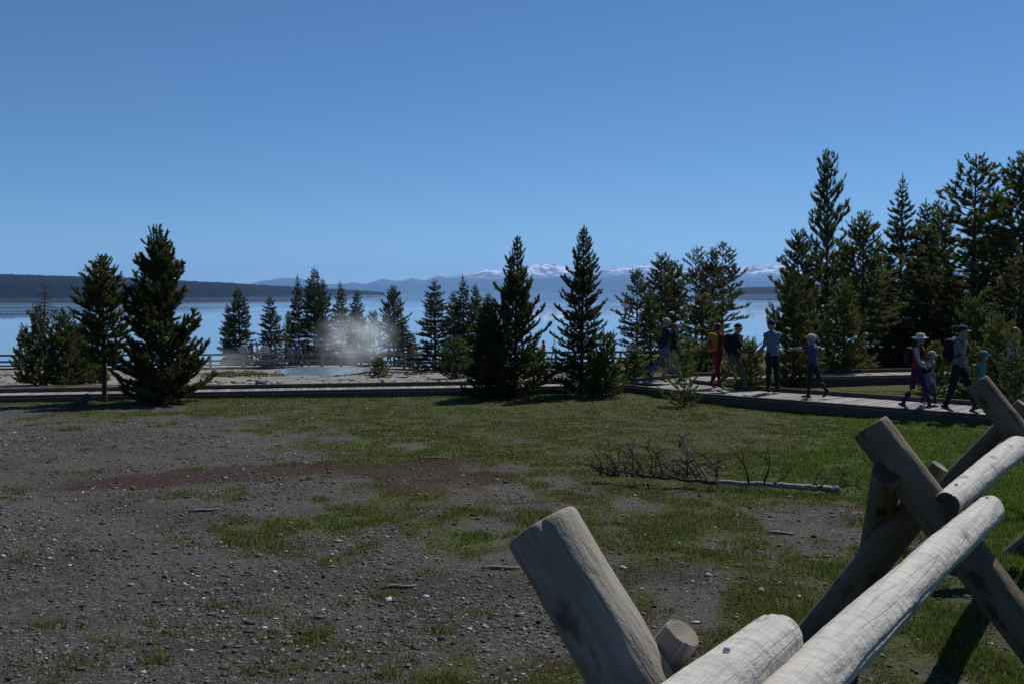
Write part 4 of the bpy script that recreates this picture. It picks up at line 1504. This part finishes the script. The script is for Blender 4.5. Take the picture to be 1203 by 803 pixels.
def person(loc, face, H, shirt, pants, shoes, label, legs=((22, 6), (-18, 24)), arms=(((-18, 8, 15), (18, 8, 25))), sleeve='long', hem=0.0, head_yaw=0, lean=3, fem=False,
           vox=0.0085, inner=None, hair=None, hat=None, pack=None, skirt=None, group=None, sleeve_col=None, child=False, vest=None):
    """faces local +X; arms: per side (forward swing, outward swing, elbow bend) or a list of two local targets"""
    s = H / 1.75
    hs = s * (1.18 if child else 1.0)                 # children's heads are larger
    mats = [SKIN, cloth(shirt), cloth(pants), cloth(shoes), EYEM, LIP, cloth(sleeve_col or shirt), cloth(inner or shirt)]
    SK, SH, PA, SO, EY, LP, SL, IN = range(8)
    mb = MB()
    seg = []
    V3 = lambda x, y, z: Vector((x * s, y * s, z * s))
    low = 0.0
    rl = []
    for side, (a, k) in zip((1, -1), legs):
        a_, k_ = R(a), R(k)
        hip = V3(0, 0.088 * side, -0.02)
        kn = hip + V3(math.sin(a_), 0.01 * side, -math.cos(a_)) * 0.43
        b_ = a_ - k_
        an = kn + V3(math.sin(b_), -0.01 * side, -math.cos(b_)) * 0.41
        p_ = b_ * 0.75
        fw = V3(math.cos(p_), 0.12 * side, math.sin(p_))
        up = V3(-math.sin(p_), 0, math.cos(p_))
        heel = an - fw * 0.055 - up * 0.045
        toe = an + fw * 0.175 - up * 0.062
        rl.append((hip, kn, an, heel, toe))
        low = min(low, heel.z - 0.04 * s, toe.z - 0.03 * s)
    # torso
    ln = R(lean)
    T = lambda x, y, z: V3(x * math.cos(ln) + z * math.sin(ln), y, z * math.cos(ln) - x * math.sin(ln))
    hw = 0.165 if not fem else 0.172
    sw = 0.185 if not fem else 0.168
    zt = [-0.09, 0.0, 0.10, 0.20, 0.32, 0.42, 0.49, 0.525]
    wx = [0.095, 0.118, 0.108, 0.098, 0.115, 0.112, 0.085, 0.055]
    wy = [0.135, hw, hw * 0.94, 0.138 if fem else 0.148, sw * 0.92, sw, sw * 0.8, 0.07]
    mb.tube([T(0, 0, z) for z in zt], [(a * s, b * s) for a, b in zip(wx, wy)], 18, side=(1, 0, 0))
    seg += [(T(0, 0, -0.08), T(0, 0, hem), 0.15 * s, PA), (T(0, 0, hem + 0.03), T(0, 0, 0.40), 0.15 * s, SH), (T(-0.02, -0.12, 0.45), T(-0.02, 0.12, 0.45), 0.075 * s, SH)]
    # neck and head
    hc = T(0.02, 0, 0.52) + V3(0.015, 0, 0.135)
    mb.tube([T(0, 0, 0.49), hc - V3(0.01, 0, 0.03)], [0.056 * s, 0.050 * s], 12)
    seg.append((T(0.005, 0, 0.545), hc, 0.058 * s, SK))
    HM = Matrix.Rotation(R(head_yaw), 3, 'Z')
    hd = lambda x, y, z: hc + (HM @ Vector((x, y, z))) * hs
    mb.ell(hc, (0.098 * hs, 0.076 * hs, 0.115 * hs), n=20, m=14, mat=HM)
    mb.ell(hd(0.028, 0, -0.055), (0.062 * hs, 0.055 * hs, 0.062 * hs), n=14, m=10, mat=HM)
    mb.ell(hd(0.098, 0, -0.018), (0.020 * hs, 0.014 * hs, 0.026 * hs), n=10, m=8, mat=HM)
    for sd in (1, -1):
        mb.ell(hd(-0.005, 0.078 * sd, -0.01), (0.018 * hs, 0.012 * hs, 0.032 * hs), n=8, m=6, mat=HM)
    seg.append((hd(0, 0, 0.03), hd(0.03, 0, -0.06), 0.125 * hs, SK))
    for sd in (1, -1):
        seg.append((hd(0.092, 0.030 * sd, 0.006), hd(0.094, 0.036 * sd, 0.006), 0.0115 * hs, EY))
    seg.append((hd(0.092, -0.018, -0.062), hd(0.092, 0.018, -0.062), 0.009 * hs, LP))
    # legs
    tk = 0.086 if not fem else 0.088
    for hip, kn, an, heel, toe in rl:
        mid = hip.lerp(kn, 0.5)
        clf = kn.lerp(an, 0.35)
        mb.tube([hip + V3(0, 0, 0.05), hip, mid, kn, clf, an.lerp(kn, 0.12), an], [0.085 * s, tk * s, 0.077 * s, 0.062 * s, 0.060 * s, 0.048 * s, 0.046 * s], 14)
        fd = (toe - heel).normalized()
        mb.tube([heel - fd * 0.02 * s, heel + fd * 0.03 * s, heel.lerp(toe, 0.5) + V3(0, 0, 0.01), toe - fd * 0.02 * s, toe + fd * 0.025 * s],
                [0.028 * s, 0.043 * s, (0.036 * s, 0.044 * s), (0.026 * s, 0.045 * s), (0.014 * s, 0.028 * s)], 12)
        mb.tube([an, heel + fd * 0.05 * s], [0.045 * s, 0.042 * s], 10)
        seg += [(hip, kn, 0.082 * s, PA), (kn, an + (kn - an) * 0.10, 0.06 * s, PA), (heel, toe, 0.05 * s, SO)]
    if skirt is not None:
        mats.append(cloth(skirt[0]))
        sk = len(mats) - 1
        zz = skirt[1]
        mb.tube([T(0, 0, 0.12), T(0, 0, 0.0), V3(0, 0, -zz)], [(0.115 * s, 0.15 * s), (0.14 * s, 0.185 * s), (0.18 * s, 0.215 * s)], 16, side=(1, 0, 0))
        seg += [(T(0, 0, 0.02), V3(0, 0, -zz + 0.06), 0.30 * s, sk)]
    # arms
    for side, ar in zip((1, -1), arms):
        sh = T(0, sw * side, 0.445)
        if len(ar) == 3 and not hasattr(ar[0], '__len__'):
            f, o_, e = [R(q) for q in ar]
            d = Vector((math.sin(f) * math.cos(o_), math.sin(o_) * side, -math.cos(f) * math.cos(o_)))
            el = sh + d * 0.29 * s
            f2 = f + e
            d2 = Vector((math.sin(f2) * math.cos(o_ * 0.5), math.sin(o_ * 0.5) * side, -math.cos(f2) * math.cos(o_ * 0.5)))
            wr = el + d2 * 0.25 * s
        else:
            el, wr = V3(*ar[0]), V3(*ar[1])
            d2 = (wr - el).normalized()
        mb.tube([T(0, sw * 0.55 * side, 0.455), sh, sh.lerp(el, 0.5), el, el.lerp(wr, 0.4), wr], [0.055 * s, 0.060 * s, 0.050 * s, 0.043 * s, 0.042 * s, 0.030 * s], 12)
        # hand: palm, four unequal bent fingers, thumb off the side
        inn = Vector((0, -side, 0))
        inn = (inn - d2 * inn.dot(d2)).normalized()           # palm faces the thigh
        wd = d2.cross(inn)
        if wd.x < 0:
            wd = -wd
        pc = wr + d2 * 0.085 * s
        mb.tube([wr - d2 * 0.01 * s, wr + d2 * 0.03 * s, pc], [(0.028 * s, 0.024 * s), (0.018 * s, 0.036 * s), (0.016 * s, 0.041 * s)], 10, side=inn)
        for i in range(4):
            q = pc + wd * (0.030 - 0.020 * i) * s - d2 * 0.008 * s
            L = (0.066, 0.075, 0.070, 0.056)[i] * s
            m1 = q + (d2 * 0.92 + inn * 0.30).normalized() * L * 0.5
            m2 = m1 + (d2 * 0.65 + inn * 0.75).normalized() * L * 0.5
            mb.tube([q, m1, m2], [0.0100 * s, 0.0095 * s, 0.0080 * s], 7)
        q = wr + d2 * 0.03 * s + wd * 0.028 * s
        m1 = q + (d2 * 0.6 + wd * 0.6 + inn * 0.4).normalized() * 0.038 * s
        m2 = m1 + (d2 * 0.9 + inn * 0.45).normalized() * 0.030 * s
        mb.tube([q, m1, m2], [0.0125 * s, 0.0110 * s, 0.0090 * s], 7)
        tip = wr + d2 * 0.16 * s
        if sleeve == 'long':
            seg += [(sh, el, 0.055 * s, SL), (el, wr, 0.045 * s, SL), (wr + d2 * 0.03 * s, tip, 0.05 * s, SK)]
        else:
            seg += [(sh, sh.lerp(el, 0.55), 0.055 * s, SL), (sh.lerp(el, 0.85), el, 0.05 * s, SK), (el, wr, 0.045 * s, SK), (wr, tip, 0.05 * s, SK)]
    # fuse into one continuous skin
    raw = mb.mesh('body', mats)
    tmp = bpy.data.objects.new('tmp', raw)
    COL.objects.link(tmp)
    md = tmp.modifiers.new('r', 'REMESH')
    md.mode = 'VOXEL'
    md.voxel_size = vox
    sm = tmp.modifiers.new('s', 'SMOOTH')
    sm.factor = 0.5
    sm.iterations = 2
    dg = bpy.context.evaluated_depsgraph_get()
    me = bpy.data.meshes.new_from_object(tmp.evaluated_get(dg))
    bpy.data.objects.remove(tmp)
    bpy.data.meshes.remove(raw)
    me.materials.clear()
    for m_ in mats:
        me.materials.append(m_)
    n = len(me.vertices)
    co = np.empty(n * 3, np.float32)
    me.vertices.foreach_get('co', co)
    co = co.reshape(-1, 3)
    co[:, 2] -= low
    # cloth folds on the body
    nz = fbm3(co[:, 0] * 14, co[:, 1] * 14, co[:, 2] * 9, int(H * 100), 2) - 0.5
    vn_ = np.empty(n * 3, np.float32)
    me.vertices.foreach_get('normal', vn_)
    zr = co[:, 2] / H
    co += vn_.reshape(-1, 3) * (nz * 0.045 * ((zr > 0.06) & (zr < 0.80)))[:, None]
    me.vertices.foreach_set('co', co.ravel())
    fcn = np.empty(len(me.polygons) * 3, np.float32)
    me.polygons.foreach_get('center', fcn)
    fcn = fcn.reshape(-1, 3)
    best = np.full(len(fcn), 1e9)
    bi = np.zeros(len(fcn), np.int32)
    off = np.array([0, 0, -low])
    for (p0, p1, r_, mi) in seg:
        a = np.array(p0) + off
        u = np.array(p1) - np.array(p0)
        t = np.clip(((fcn - a) @ u) / max(1e-9, float(u @ u)), 0, 1)
        d = np.linalg.norm(fcn - a - t[:, None] * u, axis=1) / r_
        if mi in (EY, LP):
            upd = d < 1.0
            bi[upd] = mi
            best[upd] = -1
        else:
            upd = d < best
            best[upd] = d[upd]
            bi[upd] = mi
    me.polygons.foreach_set('material_index', bi)
    me.polygons.foreach_set('use_smooth', np.ones(len(fcn), bool))
    me.update()
    o = link(bpy.data.objects.new('person', me))
    o.location = loc
    o.rotation_euler = (0, 0, face)
    tag(o, label, 'person', group)
    lift = Vector((0, 0, -low))
    hcl = hc + lift
    hdl = lambda x, y, z: hcl + (HM @ Vector((x, y, z))) * hs
    # hair and hat
    if hair is not None:
        mb = MB()
        mb.ell(hdl(-0.012, 0, 0.012), (0.104 * hs, 0.086 * hs, 0.118 * hs), n=18, m=12, mat=HM @ Matrix.Rotation(R(-28), 3, 'Y'), zlo=-0.15)
        if hair[1]:
            mb.tube([hdl(-0.07, 0, 0.02), hdl(-0.085, 0, -0.08), hdl(-0.075, 0, -hair[1])], [(0.05 * hs, 0.075 * hs), (0.045 * hs, 0.075 * hs), (0.025 * hs, 0.05 * hs)], 12, side=(1, 0, 0))
        mb.obj('hair', simple('hair_%d' % random.randint(0, 9999), hair[0], 0.6, 0.3, 60), o, smooth=True)
    if hat is not None:
        kind, col = hat[0], hat[1]
        mb = MB()
        mts = [cloth(col), cloth(hat[2] if len(hat) > 2 else col)]
        if kind == 'cap':
            mb.ell(hdl(-0.004, 0, 0.040), (0.110 * hs, 0.091 * hs, 0.092 * hs), n=18, m=9, mat=HM, zlo=-0.1)
            pts = []
            for r_ in (0.095, 0.175):
                for k in range(9):
                    a = -0.95 + 1.9 * k / 8
                    pts.append((r_ * math.cos(a) * (1.0 if r_ < .1 else (0.85 + 0.15 * math.cos(a))), 0.092 / 0.095 * r_ * math.sin(a) * (1 if r_ < .1 else 0.72), 0.036 - (0.022 if r_ > .1 else 0) * math.cos(a)))
            top = [hdl(*p) for p in pts]
            bot = [hdl(p[0], p[1], p[2] - 0.008) for p in pts]
            n_ = len(top)
            fs = []
            for k in range(8):
                fs.append((k, k + 1, 9 + k + 1, 9 + k))
                fs.append((n_ + 9 + k, n_ + 9 + k + 1, n_ + k + 1, n_ + k))
                fs.append((9 + k, 9 + k + 1, n_ + 9 + k + 1, n_ + 9 + k))
            mb.add(top + bot, fs, 1)
        elif kind == 'brim':
            prof = [(0.165, 0.018), (0.172, 0.022), (0.115, 0.045), (0.104, 0.060), (0.098, 0.100), (0.078, 0.128), (0.03, 0.138), (0.001, 0.139)]
            w_ = hat[3] if len(hat) > 3 else 1.0
            vs, fs = [], []
            n_ = 24
            for (r_, z_) in prof:
                rr_ = r_ * (w_ if r_ > 0.11 else 1)
                for k in range(n_):
                    a = 2 * math.pi * k / n_
                    vs.append(hdl(rr_ * math.cos(a), 0.9 * rr_ * math.sin(a), z_ - (0.02 * math.cos(2 * a) * -1 if r_ > .15 else 0)))
            for i in range(len(prof) - 1):
                for k in range(n_):
                    fs.append((i * n_ + k, i * n_ + (k + 1) % n_, (i + 1) * n_ + (k + 1) % n_, (i + 1) * n_ + k))
            fs.append(tuple(reversed(range(n_))))
            mb.add(vs, fs)
        else:                                            # knitted beanie
            mb.ell(hdl(-0.008, 0, 0.030), (0.112 * hs, 0.093 * hs, 0.108 * hs), n=18, m=10, mat=HM @ Matrix.Rotation(R(-14), 3, 'Y'), zlo=-0.1)
            mb.tube([hdl(-0.004, 0, 0.016), hdl(-0.008, 0, 0.046)], [(0.114 * hs, 0.095 * hs)] * 2, 18, side=(HM @ Vector((1, 0, 0))))
        mb.obj('hat', mts, o, smooth=True)
    if pack is not None:
        mb = MB()
        pc_ = T(-0.19, 0, 0.27) + lift
        w_, h_, d_ = pack[1] if len(pack) > 1 else (0.16, 0.24, 0.10)
        vs, fs = [], []
        n_, m_ = 20, 12
        for i in range(m_ + 1):
            ph = -math.pi / 2 + math.pi * i / m_
            for k in range(n_):
                a = 2 * math.pi * k / n_
                sg = lambda q, e=0.5: math.copysign(abs(q) ** e, q)
                vs.append(pc_ + Vector((d_ * sg(math.cos(ph)) * sg(math.cos(a)), w_ * sg(math.cos(ph)) * sg(math.sin(a)), h_ * sg(math.sin(ph), 0.6))) * s)
        for i in range(m_):
            for k in range(n_):
                fs.append((i * n_ + k, i * n_ + (k + 1) % n_, (i + 1) * n_ + (k + 1) % n_, (i + 1) * n_ + k))
        mb.add(vs, fs)
        mb.ell(pc_ + V3(-d_ * 0.95, 0, -0.06), (0.05 * s, w_ * 0.75 * s, h_ * 0.5 * s), 1, n=12, m=8)
        bp_ = mb.obj('backpack', [cloth(pack[0]), cloth(pack[2] if len(pack) > 2 else pack[0])], o, smooth=True)
        for sd in (1, -1):
            mb = MB()
            q = [T(-0.11, 0.085 * sd, 0.44), T(-0.03, 0.098 * sd, 0.505), T(0.075, 0.098 * sd, 0.46), T(0.128, 0.10 * sd, 0.34), T(0.10, 0.135 * sd, 0.22), T(-0.06, 0.16 * sd, 0.12)]
            mb.tube([p + lift for p in q], [(0.012 * s, 0.026 * s)] * 6, 8, side=(1, 0, 0.3))
            mb.obj('strap', cloth(pack[0]), bp_, smooth=True)
    if vest is not None:
        # open scarf / collar band hanging down the chest
        mb = MB()
        for sd in (1, -1):
            q = [T(-0.05, 0.06 * sd, 0.52), T(0.06, 0.07 * sd, 0.49), T(0.125, 0.06 * sd, 0.38), T(0.125, 0.055 * sd, 0.24)]
            mb.tube([p + lift for p in q], [(0.016 * s, 0.035 * s)] * 4, 8, side=(1, 0, 0.2))
        mb.obj('scarf', cloth(vest), o, smooth=True)
    return o, lift, T


BLK, NAVY = (0.018, 0.018, 0.022), (0.020, 0.026, 0.055)


def on_deck(px, D):
    q = P(px, 455, D)
    return Vector((q.x, q.y, DECK + 0.003))


GP = 'people walking on the near boardwalk'
dirR = math.atan2(19.75 - 26.1, 9.26 - 3.2)              # walking toward the right, along the run
# couple at the junction
person(on_deck(781, 28.6), R(4), 1.82, NAVY, (0.10, 0.17, 0.33), (0.05, 0.04, 0.035), 'grey-haired man in a navy jacket and blue jeans striding beside a woman', legs=((24, 8), (-24, 18)),
       arms=((-20, 8, 20), (20, 8, 30)), hair=((0.22, 0.215, 0.21), 0), hem=-0.05, group=GP)
person(on_deck(791, 27.5), R(-6), 1.66, (0.026, 0.020, 0.026), (0.30, 0.28, 0.25), (0.05, 0.04, 0.04), 'woman with reddish hair in a dark jacket and pale trousers beside the grey-haired man', legs=((16, 6), (-14, 20)),
       arms=((10, 8, 45), (0, 8, 50)), hair=((0.16, 0.06, 0.035), 0.12), hem=-0.10, fem=True, group=GP)
person(on_deck(842, 26.0), R(35), 1.70, (0.28, 0.022, 0.04), (0.22, 0.016, 0.03), (0.30, 0.02, 0.035), 'person in red clothes with a yellow and pink backpack before the man in black', legs=((16, 5), (-12, 22)),
       arms=((10, 10, 70), (20, 8, 70)), hair=((0.02, 0.015, 0.012), 0.05), pack=((0.42, 0.26, 0.02), (0.155, 0.25, 0.10), (0.40, 0.03, 0.10)), fem=True, group=GP)
# pink bag carried at the chest
q = on_deck(853.5, 25.9)
mb = MB()
mb.ell((0, 0, 0), (0.10, 0.085, 0.17), n=14, m=10)
bag = mb.obj('shoulder_bag', [simple('pink floral cloth', (0.50, 0.06, 0.16), 0.8, 0.9, 14)], smooth=True)
bag.location = q + Vector((0.02, 0.0, 1.25))
tag(bag, 'pink and white patterned bag held in front of the person in red', 'bag')
mb = MB()
mb.tube([(-0.08, 0, 0.10), (-0.14, 0.03, 0.26), (-0.20, 0.05, 0.28)], [0.014] * 3, 6)
mb.obj('strap', cloth((0.3, 0.03, 0.08)), bag)
person(on_deck(864, 25.2), R(-38), 1.74, (0.016, 0.02, 0.022), (0.135, 0.115, 0.085), (0.06, 0.045, 0.035), 'man in a black jacket and khaki trousers wearing a dark cap and backpack', legs=((18, 5), (-16, 26)),
       arms=((-8, 10, 40), (12, 10, 40)), hat=('cap', (0.03, 0.03, 0.035), (0.35, 0.35, 0.36)), pack=(BLK, (0.15, 0.24, 0.10)), hem=-0.05, group=GP)
person(on_deck(907, 24.6), R(118), 1.80, (0.15, 0.20, 0.29), (0.016, 0.017, 0.022), BLK, 'person in a grey-blue hoodie and dark blue beanie standing with back turned', legs=((4, 2), (-5, 4)),
       arms=((6, 6, 45), (4, 6, 40)), hat=('beanie', (0.03, 0.04, 0.12)), hem=-0.09, group=GP)
person(on_deck(955, 23.4), R(140), 1.50, (0.030, 0.075, 0.24), (0.017, 0.018, 0.024), (0.06, 0.06, 0.07), 'boy in a blue T-shirt and white cap pointing out over the grass', legs=((8, 4), (-20, 14)),
       arms=([(0.28, 0.20, 0.40), (0.50, 0.25, 0.38)], (-6, 6, 12)), sleeve='short', hat=('cap', (0.55, 0.56, 0.60), (0.05, 0.08, 0.25)), hem=-0.05, group=GP, inner=(0.4, 0.5, 0.3), child=True)
o, lf, T_ = person(on_deck(1077, 20.95), R(-38), 1.62, (0.50, 0.055, 0.03), (0.105, 0.022, 0.115), (0.12, 0.11, 0.12), 'woman in a wide white hat, orange-red vest and purple trousers', legs=((20, 5), (-10, 20)),
                   arms=((4, 10, 25), (16, 8, 30)), sleeve='long', sleeve_col=(0.52, 0.50, 0.58), hat=('brim', (0.66, 0.65, 0.60), (0.6, 0.6, 0.6), 1.12), hair=((0.03, 0.022, 0.018), 0.1), fem=True,
                   pack=((0.03, 0.025, 0.03), (0.13, 0.20, 0.075)), vest=(0.40, 0.06, 0.03), group=GP)
# camera bag carried by the woman
q = on_deck(1083, 20.8)
mb = MB()
mb.hexa([(-0.09, -0.05, -0.07), (0.09, -0.05, -0.07), (0.09, 0.05, -0.07), (-0.09, 0.05, -0.07), (-0.08, -0.045, 0.07), (0.08, -0.045, 0.07), (0.08, 0.045, 0.07), (-0.08, 0.045, 0.07)])
mb.tube([(0.0, -0.05, 0.0), (0.0, -0.12, 0.0)], [0.045, 0.042], 12)
cb = mb.obj('camera_bag', cloth((0.02, 0.022, 0.022)))
cb.location = q + Vector((0.05, -0.12, 0.87))
tag(cb, 'small black camera bag hanging at the hip of the woman in the white hat', 'bag')
mb = MB()
mb.tube([(0, 0, 0.07), (-0.03, 0.06, 0.32), (-0.10, 0.12, 0.52)], [0.010] * 3, 6)
mb.obj('strap', cloth((0.02, 0.022, 0.022)), cb)
person(on_deck(1092, 21.9), R(-50), 1.18, (0.44, 0.42, 0.30), (0.03, 0.03, 0.05), (0.10, 0.09, 0.09), 'child in a pink cap and blue pinafore half hidden behind the woman', legs=((14, 4), (-8, 14)),
       arms=((-8, 10, 10), (10, 10, 15)), hat=('cap', (0.55, 0.36, 0.46), (0.55, 0.38, 0.46)), hair=((0.05, 0.03, 0.02), 0.13), skirt=((0.06, 0.14, 0.34), 0.30), fem=True, group=GP, child=True, vest=(0.06, 0.14, 0.34))
person(on_deck(1126, 20.5), R(-46), 1.80, (0.21, 0.225, 0.27), (0.016, 0.020, 0.038), (0.06, 0.055, 0.06), 'man in a grey T-shirt and dark trousers with his hand raised to his chin', legs=((24, 6), (-10, 10)),
       arms=((-4, 10, 20), [(0.16, -0.19, 0.24), (0.13, -0.07, 0.46)]), sleeve='short', hat=('cap', (0.03, 0.03, 0.045), (0.26, 0.27, 0.30)), hair=((0.02, 0.016, 0.012), 0),
       pack=(BLK, (0.15, 0.23, 0.10)), hem=-0.06, group=GP)
person(on_deck(1152, 20.2), R(-10), 1.28, (0.12, 0.38, 0.38), (0.05, 0.06, 0.09), (0.1, 0.1, 0.1), 'child in a turquoise hat and shirt behind the third fence posts', legs=((14, 4), (-8, 14)),
       arms=((6, 8, 20), (-6, 8, 20)), hat=('cap', (0.03, 0.24, 0.40), (0.03, 0.26, 0.42)), hair=((0.10, 0.06, 0.03), 0.10), pack=((0.22, 0.24, 0.12), (0.11, 0.15, 0.07)), group=GP, child=True)
person(on_deck(1188, 21.6), R(-30), 1.72, (0.30, 0.36, 0.44), (0.03, 0.03, 0.04), BLK, 'person in a pale blue top glimpsed through the sapling at the frame edge', legs=((12, 4), (-10, 14)),
       arms=((10, 8, 30), (-6, 8, 20)), hair=((0.10, 0.04, 0.02), 0.08), group=GP)

# far walkers on the railed boardwalk
GF = 'far walkers on the railed boardwalk'


def far_z(x, y):
    for i in range(len(FAR1) - 1):
        a, b_ = FAR1[i], FAR1[i + 1]
        if a[0] <= x <= b_[0]:
            t = (x - a[0]) / (b_[0] - a[0])
            return FZ1[i] + t * (FZ1[i + 1] - FZ1[i])
    return FZ1[-1]


W_, LV, BL = (0.68, 0.68, 0.70), (0.46, 0.42, 0.52), (0.06, 0.13, 0.42)
for (px, D, H, sh, pa, fc, leg, lb) in (
        (286.5, 71.0, 1.80, W_, (0.20, 0.19, 0.18), 80, ((4, 2), (-4, 4)), 'person in a white jacket at the left end of the far walkers'),
        (296, 71.4, 1.62, (0.06, 0.05, 0.06), (0.10, 0.09, 0.09), 20, ((10, 4), (-8, 10)), 'dark-clad person right beside the one in the white jacket'),
        (303, 70.9, 1.70, (0.50, 0.50, 0.52), (0.18, 0.17, 0.16), 170, ((16, 5), (-14, 18)), 'walker in pale grey top between two white-topped walkers'),
        (310, 71.1, 1.74, (0.62, 0.58, 0.62), (0.12, 0.12, 0.14), 60, ((6, 3), (-6, 8)), 'person in a pinkish white top, left of a touching pair'),
        (314, 71.5, 1.66, W_, (0.10, 0.10, 0.12), 110, ((6, 3), (-6, 8)), 'person in a bright white top, right of a touching pair'),
        (324, 71.0, 1.72, (0.03, 0.03, 0.035), (0.05, 0.05, 0.06), 175, ((28, 8), (-26, 26)), 'dark-clad walker in long stride alone in the gap of the far group'),
        (337, 71.2, 1.68, (0.04, 0.06, 0.14), (0.06, 0.07, 0.10), 160, ((12, 4), (-12, 18)), 'walker in dark navy at the left of the blue group'),
        (343, 70.9, 1.64, LV, (0.30, 0.28, 0.30), 100, ((6, 3), (-6, 8)), 'walker in a pale lavender top within the blue group'),
        (347.5, 71.3, 1.78, BL, (0.16, 0.17, 0.20), 60, ((8, 3), (-6, 8)), 'tallest walker in bright blue in the middle of the blue group'),
        (352.5, 71.0, 1.66, (0.20, 0.24, 0.46), (0.08, 0.09, 0.12), 150, ((12, 4), (-12, 16)), 'walker in faded blue right of the tallest one in bright blue'),
        (358.5, 70.8, 1.74, (0.035, 0.04, 0.06), (0.05, 0.06, 0.10), 165, ((18, 5), (-16, 20)), 'dark-jacketed walker at the right end of the blue group'),
        (457, 66.2, 1.76, (0.018, 0.018, 0.02), (0.025, 0.025, 0.028), 10, ((14, 4), (-12, 16)), 'lone walker in black right of the steam'),
        (484, 63.0, 1.66, (0.50, 0.14, 0.05), (0.14, 0.12, 0.11), 30, ((10, 4), (-8, 12)), 'lone walker in orange on the far railed boardwalk')):
    q = P(px, 430, D)
    person(Vector((q.x, q.y, far_z(q.x, q.y) + 0.01)), R(fc), H, sh, pa, (0.04, 0.035, 0.03), lb, legs=leg, arms=((-12, 8, 18), (14, 8, 25)), vox=0.018,
           hair=((0.05, 0.035, 0.025), 0.03), group=GF)
q = P(639, 425, 70.0)
person(Vector((q.x, q.y, -3.41)), R(200), 1.70, (0.48, 0.03, 0.03), (0.06, 0.05, 0.06), BLK, 'person in a red jacket at the lake railing between the spire pines', legs=((5, 2), (-5, 4)), arms=((8, 8, 30), (8, 8, 30)),
       vox=0.018, hair=((0.05, 0.035, 0.025), 0.05))


# ------------------------------------------------------------------ steam and air
def steam_mat(dens, nscale, seedv):
    m, nt, out = nmat('steam')
    g = NG(nt)
    tc = g.n('ShaderNodeTexCoord')
    v = tc.outputs['Object']
    ln = g.n('ShaderNodeVectorMath', operation='LENGTH')
    g.l(v, ln.inputs[0])
    fall = g.ramp(ln.outputs['Value'], [(0.0, 1.0), (0.95, 0.0)], 'EASE')
    nz = g.noise(g.mapping(v, (nscale, nscale, nscale), (seedv, 0, 0)), 1.0, 3, 0.5)
    d = g.math('MULTIPLY', g.math('MULTIPLY', fall, g.ramp(nz, [(0.36, 0.0), (0.72, 1.0)])), dens)
    p = g.n('ShaderNodeVolumePrincipled')
    p.inputs['Color'].default_value = (0.95, 0.98, 1.0, 1)
    g.l(d, p.inputs['Density'])
    p.inputs['Anisotropy'].default_value = 0.35
    g.l(p.outputs[0], out.inputs['Volume'])
    return m


for (px, py, D, sx, sy, sz, dens, lb) in ((420, 398, 64.5, 3.6, 2.4, 2.6, 0.72, 'white steam plume rising from the hot spring before the dark spruces'),
                                          (396, 424, 62.5, 3.2, 1.6, 1.0, 0.16, 'thin low steam drifting over the spring pool by the railing'),
                                          (300, 418, 67.5, 3.8, 1.8, 1.1, 0.05, 'faint steam veil in front of the far walkers'),
                                          (262, 424, 66.0, 2.8, 1.8, 1.1, 0.30, 'low wisp of steam at the right edge of the large bushy pine')):
    bm = bmesh.new()
    bmesh.ops.create_icosphere(bm, subdivisions=3, radius=1)
    me = bpy.data.meshes.new('steam')
    bm.to_mesh(me)
    bm.free()
    me.materials.append(steam_mat(dens, 2.4, px * 0.13))
    o = link(bpy.data.objects.new('steam', me))
    o.location = P(px, py, D)
    o.scale = (sx, sy, sz)
    tag(o, lb, 'steam', kind='stuff')

m, nt, out = nmat('air haze')
g = NG(nt)
p = g.n('ShaderNodeVolumePrincipled')
p.inputs['Color'].default_value = (0.30, 0.565, 1.0, 1)
p.inputs['Density'].default_value = 5.2e-5
p.inputs['Anisotropy'].default_value = 0.1
g.l(p.outputs[0], out.inputs['Volume'])
mb = MB()
x0, x1, y0, y1, z0, z1 = -15000, 15000, -300, 25000, -30, 620
mb.hexa([(x0, y0, z0), (x1, y0, z0), (x1, y1, z0), (x0, y1, z0), (x0, y0, z1), (x1, y0, z1), (x1, y1, z1), (x0, y1, z1)])
haze = mb.obj('haze', m)
tag(haze, kind='stuff')

# ------------------------------------------------------------------ light
AZ, EL = R(38), R(52)
w = bpy.data.worlds.new('World')
scn.world = w
w.use_nodes = True
nt = w.node_tree
bg = nt.nodes['Background']
sky = nt.nodes.new('ShaderNodeTexSky')
sky.sky_type = 'NISHITA'
sky.sun_disc = False
sky.sun_elevation = EL
sky.sun_rotation = AZ
sky.altitude = 2360
sky.air_density = 1.0
sky.dust_density = 0.2
sky.ozone_density = 8.0
tint = nt.nodes.new('ShaderNodeMix')
tint.data_type = 'RGBA'
tint.blend_type = 'MULTIPLY'
tint.inputs[0].default_value = 1.0
tint.inputs[7].default_value = (0.76, 0.94, 1.0, 1)
nt.links.new(sky.outputs[0], tint.inputs[6])
nt.links.new(tint.outputs[2], bg.inputs[0])
bg.inputs[1].default_value = 0.076
sd = bpy.data.lights.new('sun', 'SUN')
sd.energy = 5.0
sd.angle = R(0.5)
sd.color = (1.0, 0.955, 0.89)
so = link(bpy.data.objects.new('sun', sd))
sv = Vector((math.sin(AZ) * math.cos(EL), math.cos(AZ) * math.cos(EL), math.sin(EL)))
so.rotation_euler = sv.to_track_quat('Z', 'Y').to_euler()
so.location = sv * 50

scn.view_settings.view_transform = 'Standard'
scn.view_settings.look = 'None'
scn.view_settings.exposure = 0.08
scn.view_settings.gamma = 1
scn.view_settings.use_curve_mapping = False
scn.cycles.volume_bounces = 2
scn.cycles.max_bounces = 8
scn.cycles.transparent_max_bounces = 12
